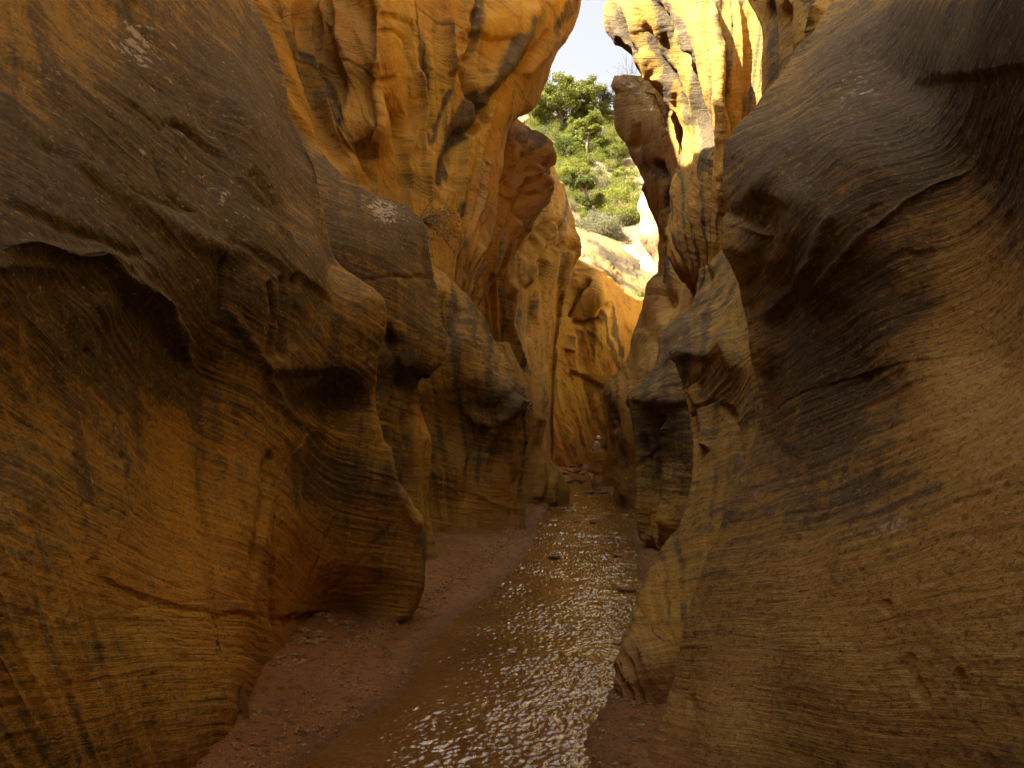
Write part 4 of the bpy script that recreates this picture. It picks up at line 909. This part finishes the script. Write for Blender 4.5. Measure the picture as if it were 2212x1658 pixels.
# ------------------------------------------------------------------ stones, gravel, driftwood
def stone_mesh(seed, flat=.6):
    import bmesh
    r = np.random.default_rng(seed); bm = bmesh.new(); bmesh.ops.create_icosphere(bm, subdivisions=2, radius=1.0)
    co = np.array([v.co[:] for v in bm.verts]); n = noise(co * 1.1 + seed * 3.1); n2 = noise(co * 2.6 + seed)
    co = co * (1 + .32 * n + .12 * n2)[:, None]
    for k in range(4):                                    # broken facets
        d = r.normal(size=3); d /= np.linalg.norm(d); lim = r.uniform(.55, .8)
        e = co @ d; co = co - np.maximum(e - lim, 0)[:, None] * d * .85
    co *= np.array((1.0, r.uniform(.6, .85), flat * r.uniform(.75, 1.1)))
    for v, c in zip(bm.verts, co): v.co = c
    me = bpy.data.meshes.new("stone"); bm.to_mesh(me); bm.free(); return me
STONE = mat_stone("river_stone", (0.36, 0.21, 0.085), (0.48, 0.32, 0.15)); REDSTONE = mat_stone("red_stone", (0.21, 0.098, 0.038), (0.29, 0.145, 0.058))
SM = [stone_mesh(k, f) for k, f in enumerate((.5, .65, .45, .7, .55, .6))]; RM = [stone_mesh(20 + k, .42) for k in range(3)]
for m in SM: m.materials.append(STONE)
for m in RM: m.materials.append(REDSTONE)
def stone(u, v, wpx, label, group=None, red=False, me=None, sink=.3, cat="stone", name="stone", wide=1.0, low=1.0):
    x, Y = ground_px(u, v, .05); r = wpx * 1.3 / F * Y / 2
    z, d = ground_z(np.array([x]), np.array([Y])); z = max(z[0], 0.0 if d[0] < 0 else z[0])
    o = link(name, me or random.choice(RM if red else SM)); h = r * .5 * low
    o.location = (x, Y, z + h * (1 - 2 * sink)); o.scale = (r * wide, r, r * low); o.rotation_euler = (random.uniform(-.2, .2), random.uniform(-.2, .2), random.uniform(0, 6.28))
    return tag(o, label, cat, group)
g1 = "stones at the foot of the left wall"
for k in range(34):
    stone(random.uniform(611,700), random.uniform(1384,1414), random.uniform(6,17), "small tan stone in the pile beside the left wall foot", g1)
for k in range(30):
    t = random.random(); stone(676+110*t+random.uniform(-14,14), 1346+30*t+random.uniform(-8,10), random.uniform(5,13), "small tan stone in the scatter under the left wall's overhanging foot", g1)
for k in range(24):
    stone(random.uniform(585,672), random.uniform(1436,1480), random.uniform(5,12), "small half buried stone on the near left sand", g1)
for k in range(10):
    stone(random.uniform(690,860), random.uniform(1400,1500), random.uniform(5,10), "lone small stone on the open left sand bank", g1)
for u,v,w,lab,red in [(1246,1121,18,"rust brown stone in midstream, left of a pair",True),(1284,1123,18,"rust brown stone in midstream, right of a pair",True),(1270,1061,28,"flat brown slab across the stream near the bend",True),(1302,1061,26,"flat brown slab touching the right wall near the bend",True),
     (1282,1100,13,"small dark stone in the riffle above the rust brown pair",False),(1351,1108,12,"small tan stone by the right wall foot",False),(1196,1197,24,"low brown stone at the left side of the stream",True),(1335,1193,27,"low brown stone at the right side of the stream",True),(1229,1100,15,"dark wet stone near the left ribbed knob",False),
     (1354,1266,32,"reddish wet stone beside the tan fin",True),(1332,1375,18,"grey stone at the water's edge beside the pale foot",False),(1352,1392,13,"little stone just in front of the pale foot",False),(1340,1345,15,"tan stone at the water's edge above the pale foot",False),(1175,1088,12,"small stone at the base of the ribbed knob",False),
     (935,1668,100,"big brown rock breaking the water at the bottom edge",True),(735,1532,16,"pale pink pebble at the left water's edge",False),(1330,1640,14,"stone on the near right gravel bank by the wall",False),(1385,1560,16,"stone on the right gravel bank under the dark wall",False)]:
    stone(u, v, w, lab, None, red, low=.8)
for u,v,w in [(1228,1016,26),(1246,1018,22),(1262,1012,24),(1240,1009,20),(1256,1022,18),(1222,1024,16)]:
    stone(u, v, w, "flat rubble slab on the floor in front of the far golden wall", "rubble at the canyon bend", True, low=.9)
for k in range(40):
    u = random.uniform(1285,1430); v = random.uniform(1515,1655)
    if u > 1285 + (1655 - v) * .25: stone(u, v, random.uniform(5,12), "small clod on the near right gravel bank", "clods on the right bank", True)
for k in range(26):
    t = random.random(); stone(906+t*228+random.uniform(-16,10), 1342-t*190+random.uniform(-6,8), random.uniform(5,13)*(1-.5*t), "small stone in the flood drift line along the left bank", "drift line stones")
for k in range(16):
    t = random.random(); stone(1345+random.uniform(-10,40)*t, 1290-120*t+random.uniform(-10,10), random.uniform(6,12), "small stone on the narrow bank beside the tan fin", "stones beside the tan fin")
# fine gravel: thousands of tiny chips, one mass
r = np.random.default_rng(11); cand = []
n = 34000; gy = np.exp(r.uniform(math.log(2.6), math.log(20), n)); gl, gr = edges(gy)
gx = np.where(r.random(n) < .72, gl - np.abs(r.normal(size=n)) * .5, gr + np.abs(r.normal(size=n)) * .25)
drift = r.random(n) < .42; gx = np.where(drift & (gy > 5), gl - .42 - r.normal(size=n) * .08, gx)
gz_, gd_ = ground_z(gx, gy); ok = (gd_ > .015) & (gd_ < 1.4) & (drift | (noise(np.stack([gx, gy, 0 * gx], 1) / .22) + .5 * noise(np.stack([gx, gy, 0 * gx], 1) / .9 + 4) > .25)); gx, gy, gz_ = gx[ok], gy[ok], gz_[ok]; n = len(gx)
oct_v = np.array([(1,0,0),(-1,0,0),(0,1,0),(0,-1,0),(0,0,1),(0,0,-1)], float); oct_f = np.array([(0,2,4),(2,1,4),(1,3,4),(3,0,4),(2,0,5),(1,2,5),(3,1,5),(0,3,5)])
sz = (.003 + .017 * r.random(n) ** 4) * (.7 + gy / 9)
V = oct_v[None] * r.uniform(.5, 1.2, (n, 6, 1)) * sz[:, None, None] * np.array((1, 1, .6)); a = r.uniform(0, 6.28, n); ca, sa = np.cos(a)[:, None], np.sin(a)[:, None]
V = np.stack([V[..., 0] * ca - V[..., 1] * sa + gx[:, None], V[..., 0] * sa + V[..., 1] * ca + gy[:, None], V[..., 2] + gz_[:, None]], -1)
gm = mesh_np("gravel", V.reshape(-1, 3), (oct_f[None] + (np.arange(n) * 6)[:, None, None]).reshape(-1, 3), smooth_sh=False)
def mat_gravel():
    s = NT("gravel"); P = s.pos(); n = s.noise(P, 60, 2, .5)
    c = s.mix(s.ramp(n, .35, .65), (0.17, 0.08, 0.028), (0.38, 0.21, 0.075)); s.l(c, s.b.inputs["Base Color"]); s.b.inputs["Roughness"].default_value = .8; return s.m
tag(link("gravel", gm, mat_gravel()), "fine brown gravel and flood debris strewn along the sand banks", "gravel", kind="stuff")

def wood_piece(name, pts, rad, label, cat, mat=DEADWOOD):
    V, Q = tube(np.array(pts), rad, 6); return tag(link(name, mesh_np(name, V, Q), mat), label, cat)
def gp(u, v, up=0.03):
    x, Y = ground_px(u, v); return (x, Y, up)
wood_piece("driftwood_log", [gp(1226,1044,.06), gp(1240,1041,.10), gp(1258,1043,.05), gp(1268,1042,.09)], (.05,.06,.03), "dark driftwood log lying across the stream before the bend", "driftwood")
wood_piece("driftwood_log", [gp(1246,1008,.12), gp(1260,1010,.2), gp(1276,1016,.1)], (.07,.08,.04), "reddish log lying on the rubble below the hiker", "driftwood", mat_plain("red_wood", (0.30,0.13,0.06), (0.38,0.18,0.09)))
wood_piece("driftwood_stick", [gp(870,1344,.12), gp(905,1347,.15), gp(935,1340,.10), gp(960,1330,.12)], (.006,.008,.003), "thin dark stick beside the left wall's rounded foot", "stick")

# ------------------------------------------------------------------ plants clinging to the rock
def ledge_shrub():
    r = np.random.default_rng(5); root = empty("ledge_shrub", px(905, 478, 9.3))
    wood, cent = [], []
    for k in range(20):
        du = r.uniform(30, 128); dv = r.uniform(-45, 85); ln = np.array(((du) / F * 9.0, r.uniform(-.5, .4), -dv / F * 9.0))
        m = ln * .5 + np.array((0, 0, .12 + .1 * r.random())); t = np.linspace(0, 1, 8)[:, None]
        path = 2 * t * (1 - t) * m + t * t * ln + r.normal(size=(8, 3)) * .008 * t
        wood.append(tube(path, (.007, .003), 4))
        nn = 20; tt = r.uniform(.35, 1, (nn, 1)); cent.append(2 * tt * (1 - tt) * m + tt * tt * ln + r.normal(size=(nn, 3)) * .035)
    V, Q = join(wood); link("stems", mesh_np("stems", V, Q), DEADWOOD, root)
    LV, LQ = leaves(np.concatenate(cent), .020, .028, r, .3)
    link("foliage", mesh_np("foliage", LV, LQ, smooth_sh=False), mat_plain("ledge_leaf", (0.075, 0.135, 0.035), (0.13, 0.19, 0.05), 20, .6, .3), root)
    tag(root, "sparse green shrub arching over the edge of the dark left ledge", "shrub")
ledge_shrub()
def dry_grass(u, v, Y, hpx, wpx, n, label, mat, seed):
    r = np.random.default_rng(seed); c = np.array(px(u, v, Y)); parts = []
    for k in range(n):
        b = np.array((r.normal() * wpx / F * Y * .4, r.normal() * .08, -.03)); h = hpx / F * Y * r.uniform(.5, 1.1); d = np.array((r.normal() * .35, r.normal() * .3, 1)); t = np.linspace(0, 1, 5)[:, None]
        parts.append(tube(b + d * h * t + np.array((r.normal() * .25, 0, -.15)) * h * t * t, (.003 * Y / 9, .001 * Y / 9), 3))
    V, Q = join(parts); o = link("dry_grass_tuft", mesh_np("dry_grass_tuft", V, Q), mat); o.location = c; tag(o, label, "grass")
STRAW = mat_plain("straw", (0.42, 0.30, 0.09), (0.55, 0.40, 0.14), 4, .8, .2)
dry_grass(862, 446, 9.6, 60, 60, 90, "dry golden grass tuft on the dark left ledge beside the green shrub", STRAW, 1)
dry_grass(812, 408, 10.0, 30, 30, 40, "small dry grass tuft on the ledge left of the taller grass", STRAW, 2)
dry_grass(1260, 566, 46, 26, 30, 90, "grey green grass clump on the pale slickrock above the golden ledges", mat_plain("grey_grass", (0.14,0.15,0.06), (0.22,0.21,0.10), 4, .8, .2), 3)
dry_grass(1388, 640, 46, 24, 26, 80, "green tuft at the rim beside the red pillar", LEAF[0], 4)
def twig_bush(name, u, v, Y, dirs, length, label, leaf=None, seed=0, rad=.02, kids=(5, 4), nl=0, lw=.05, ll=.1, cat="shrub", wood=None):
    r = np.random.default_rng(seed); root = empty(name, px(u, v, Y)); parts, tips = [], []
    for d in dirs:
        o, t = branchy(r, (0, 0, 0), d, length * r.uniform(.7, 1.1), 2, kids, rad); parts += [tube(p_, rr, 4) for p_, rr in o]; tips.append(t)
    V, Q = join(parts); link("branches", mesh_np("branches", V, Q), wood or DEADWOOD, root)
    if leaf is not None:
        t = np.concatenate(tips); c = np.repeat(t, max(1, nl // len(t)), 0); c = c + r.normal(size=c.shape) * length * .06
        LV, LQ = leaves(c, lw, ll, r, .2); link("foliage", mesh_np("foliage", LV, LQ, smooth_sh=False), leaf, root)
    tag(root, label, cat)
twig_bush("rim_shrub", 1205, 4, 16.4, [(.6,-.2,.5),(.9,-.1,.2),(.3,-.4,.6),(-.3,-.3,.5),(.7,-.4,-.1)], .55, "green shrub growing on the rim of the golden overhang", mat_plain("rim_leaf", (0.07,0.13,0.03), (0.12,0.18,0.045), 10, .6, .3), 21, .014, (5,4), 900, .05, .09)
twig_bush("dead_bush", 1415, 205, 15.2, [(-.9,-.3,-.15),(-.7,-.4,-.5),(-.1,-.4,-.9),(.25,-.4,-.8),(-.6,-.3,.1),(-.3,-.4,-1.0)], .95, "bare grey tangle of dead branches caught on the grey topped pillar", None, 22, .010, (6,5))
twig_bush("pine_branch", 1334, 222, 21.0, [(-.8,0,.15),(-.9,0,-.2),(-.6,-.1,.5)], .45, "dark bluish pine branch poking out left of the grey topped pillar", mat_plain("blue_needles", (0.030,0.060,0.045), (0.055,0.09,0.065), 10, .6, .2), 23, .015, (6,5), 700, .02, .09, cat="branch")
twig_bush("dead_bush", 608, 40, 10.4, [(.4,-.5,-.6),(.2,-.6,-.3),(.6,-.5,-.2),(-.2,-.5,.4),(.3,-.6,.5)], .30, "thin bare twigs at the top of the golden wall's left edge", None, 24, .006, (5,4))

# ------------------------------------------------------------------ hiker
def skin_mesh(name, verts, edges, radii, mat, parent, sub=2):
    me = bpy.data.meshes.new(name); me.from_pydata(verts, edges, []); o = bpy.data.objects.new(name, me); col.objects.link(o); o.parent = parent
    md = o.modifiers.new("skin", 'SKIN'); md.use_smooth_shade = True
    for i, rr in enumerate(radii): me.skin_vertices[0].data[i].radius = (rr, rr) if isinstance(rr, float) else rr
    me.skin_vertices[0].data[0].use_root = True
    o.modifiers.new("sub", 'SUBSURF').levels = sub; o.modifiers[-1].render_levels = sub
    me.materials.append(mat); return o
hx0 = (1288 - U0) / F * 36.0; hz0 = ground_z(np.array([hx0]), np.array([36.0]))[0][0]
hiker = empty("person", (hx0, 36.0, hz0), math.radians(-20))
SKIN = mat_plain("skin", (0.42, 0.22, 0.13), (0.48, 0.27, 0.17), 5, .6, 0, 0); SHIRT = mat_plain("lilac_shirt", (0.42, 0.37, 0.42), (0.50, 0.44, 0.48), 12, .85, 0, 0)
JEANS = mat_plain("blue_shorts", (0.06, 0.10, 0.22), (0.09, 0.14, 0.28), 15, .85, 0, 0); HATM = mat_plain("cream_hat", (0.75, 0.66, 0.52), (0.80, 0.70, 0.56), 15, .85, 0, 0); BELT = mat_plain("dark_belt", (0.02,0.02,0.025), (0.03,0.03,0.03), 5, .6, 0, 0)
# faces +x: x forward, y left, z up
bv = [(0,0,.93),(0.0,0,1.12),(.02,0,1.30),(.05,0,1.43),(.075,0,1.50),(.10,0,1.60),(.105,0,1.68),
      (.03,.17,1.40),(.02,.21,1.14),(.22,.15,1.05),(.30,.12,1.07),  (.03,-.17,1.40),(.02,-.22,1.14),(.24,-.18,1.06),(.33,-.15,1.09),
      (0,.10,.88),(.05,.11,.48),(-.02,.11,.08),(.12,.12,.035), (0,-.10,.88),(-.02,-.11,.48),(-.08,-.11,.08),(.06,-.12,.035),
      (.36,.10,1.05),(.355,.125,1.04),(.35,.145,1.05),(.34,.09,1.09), (.39,-.13,1.07),(.385,-.155,1.06),(.38,-.175,1.07),(.37,-.12,1.11)]
be = [(0,1),(1,2),(2,3),(3,4),(4,5),(5,6),(3,7),(7,8),(8,9),(9,10),(3,11),(11,12),(12,13),(13,14),(0,15),(15,16),(16,17),(17,18),(0,19),(19,20),(20,21),(21,22),(10,23),(10,24),(10,25),(10,26),(14,27),(14,28),(14,29),(14,30)]
br = [(.14,.12),(.13,.10),(.15,.11),(.08,.07),.055,(.085,.075),(.08,.07),.062,.048,.038,.032,.062,.048,.038,.032,.085,.06,.045,.04,.085,.06,.045,.04,.009,.009,.009,.01,.009,.009,.009,.01]
skin_mesh("body", bv, be, br, SKIN, hiker)
sv_ = [(0,0,.98),(0,0,1.12),(.02,0,1.30),(.05,0,1.44),(.03,.18,1.41),(.025,.215,1.20),(.03,-.18,1.41),(.025,-.225,1.20)]
skin_mesh("shirt", sv_, [(0,1),(1,2),(2,3),(3,4),(4,5),(3,6),(6,7)], [(.17,.145),(.16,.13),(.175,.135),(.10,.085),.082,.072,.082,.072], SHIRT, hiker)
skin_mesh("shorts", [(0,0,.95),(0,0,.88),(0,.105,.80),(.04,.115,.52),(0,-.105,.80),(-.01,-.115,.52)], [(0,1),(1,2),(2,3),(1,4),(4,5)], [(.165,.145),(.15,.13),.105,.085,.105,.085], JEANS, hiker)
def lathe(name, prof, mat, parent, loc=(0,0,0), n=20, rot=(0,0,0)):
    V = np.array([(r_ * math.cos(2*math.pi*j/n), r_ * math.sin(2*math.pi*j/n), z_) for r_, z_ in prof for j in range(n)])
    Q = np.array([(i*n+j, i*n+(j+1)%n, (i+1)*n+(j+1)%n, (i+1)*n+j) for i in range(len(prof)-1) for j in range(n)])
    o = link(name, mesh_np(name, V, Q), mat, parent); o.location = loc; o.rotation_euler = rot; return o
hat = lathe("sun_hat", [(.085,-.01),(.17,-.035),(.175,-.03),(.10,.005),(.098,.05),(.085,.095),(.05,.11),(.001,.112)], HATM, hiker, (.10,0,1.665), rot=(0,.18,0))
lathe("hat_band", [(.1,.008),(.1035,.012),(.1025,.03),(.098,.034)], BELT, hat)
lathe("belt", [(.165,-.02),(.172,-.018),(.172,.018),(.165,.02)], BELT, hiker, (0,0,.975))
tag(hiker, "hiker in a cream sun hat, lilac shirt and blue shorts by the far bend", "person")
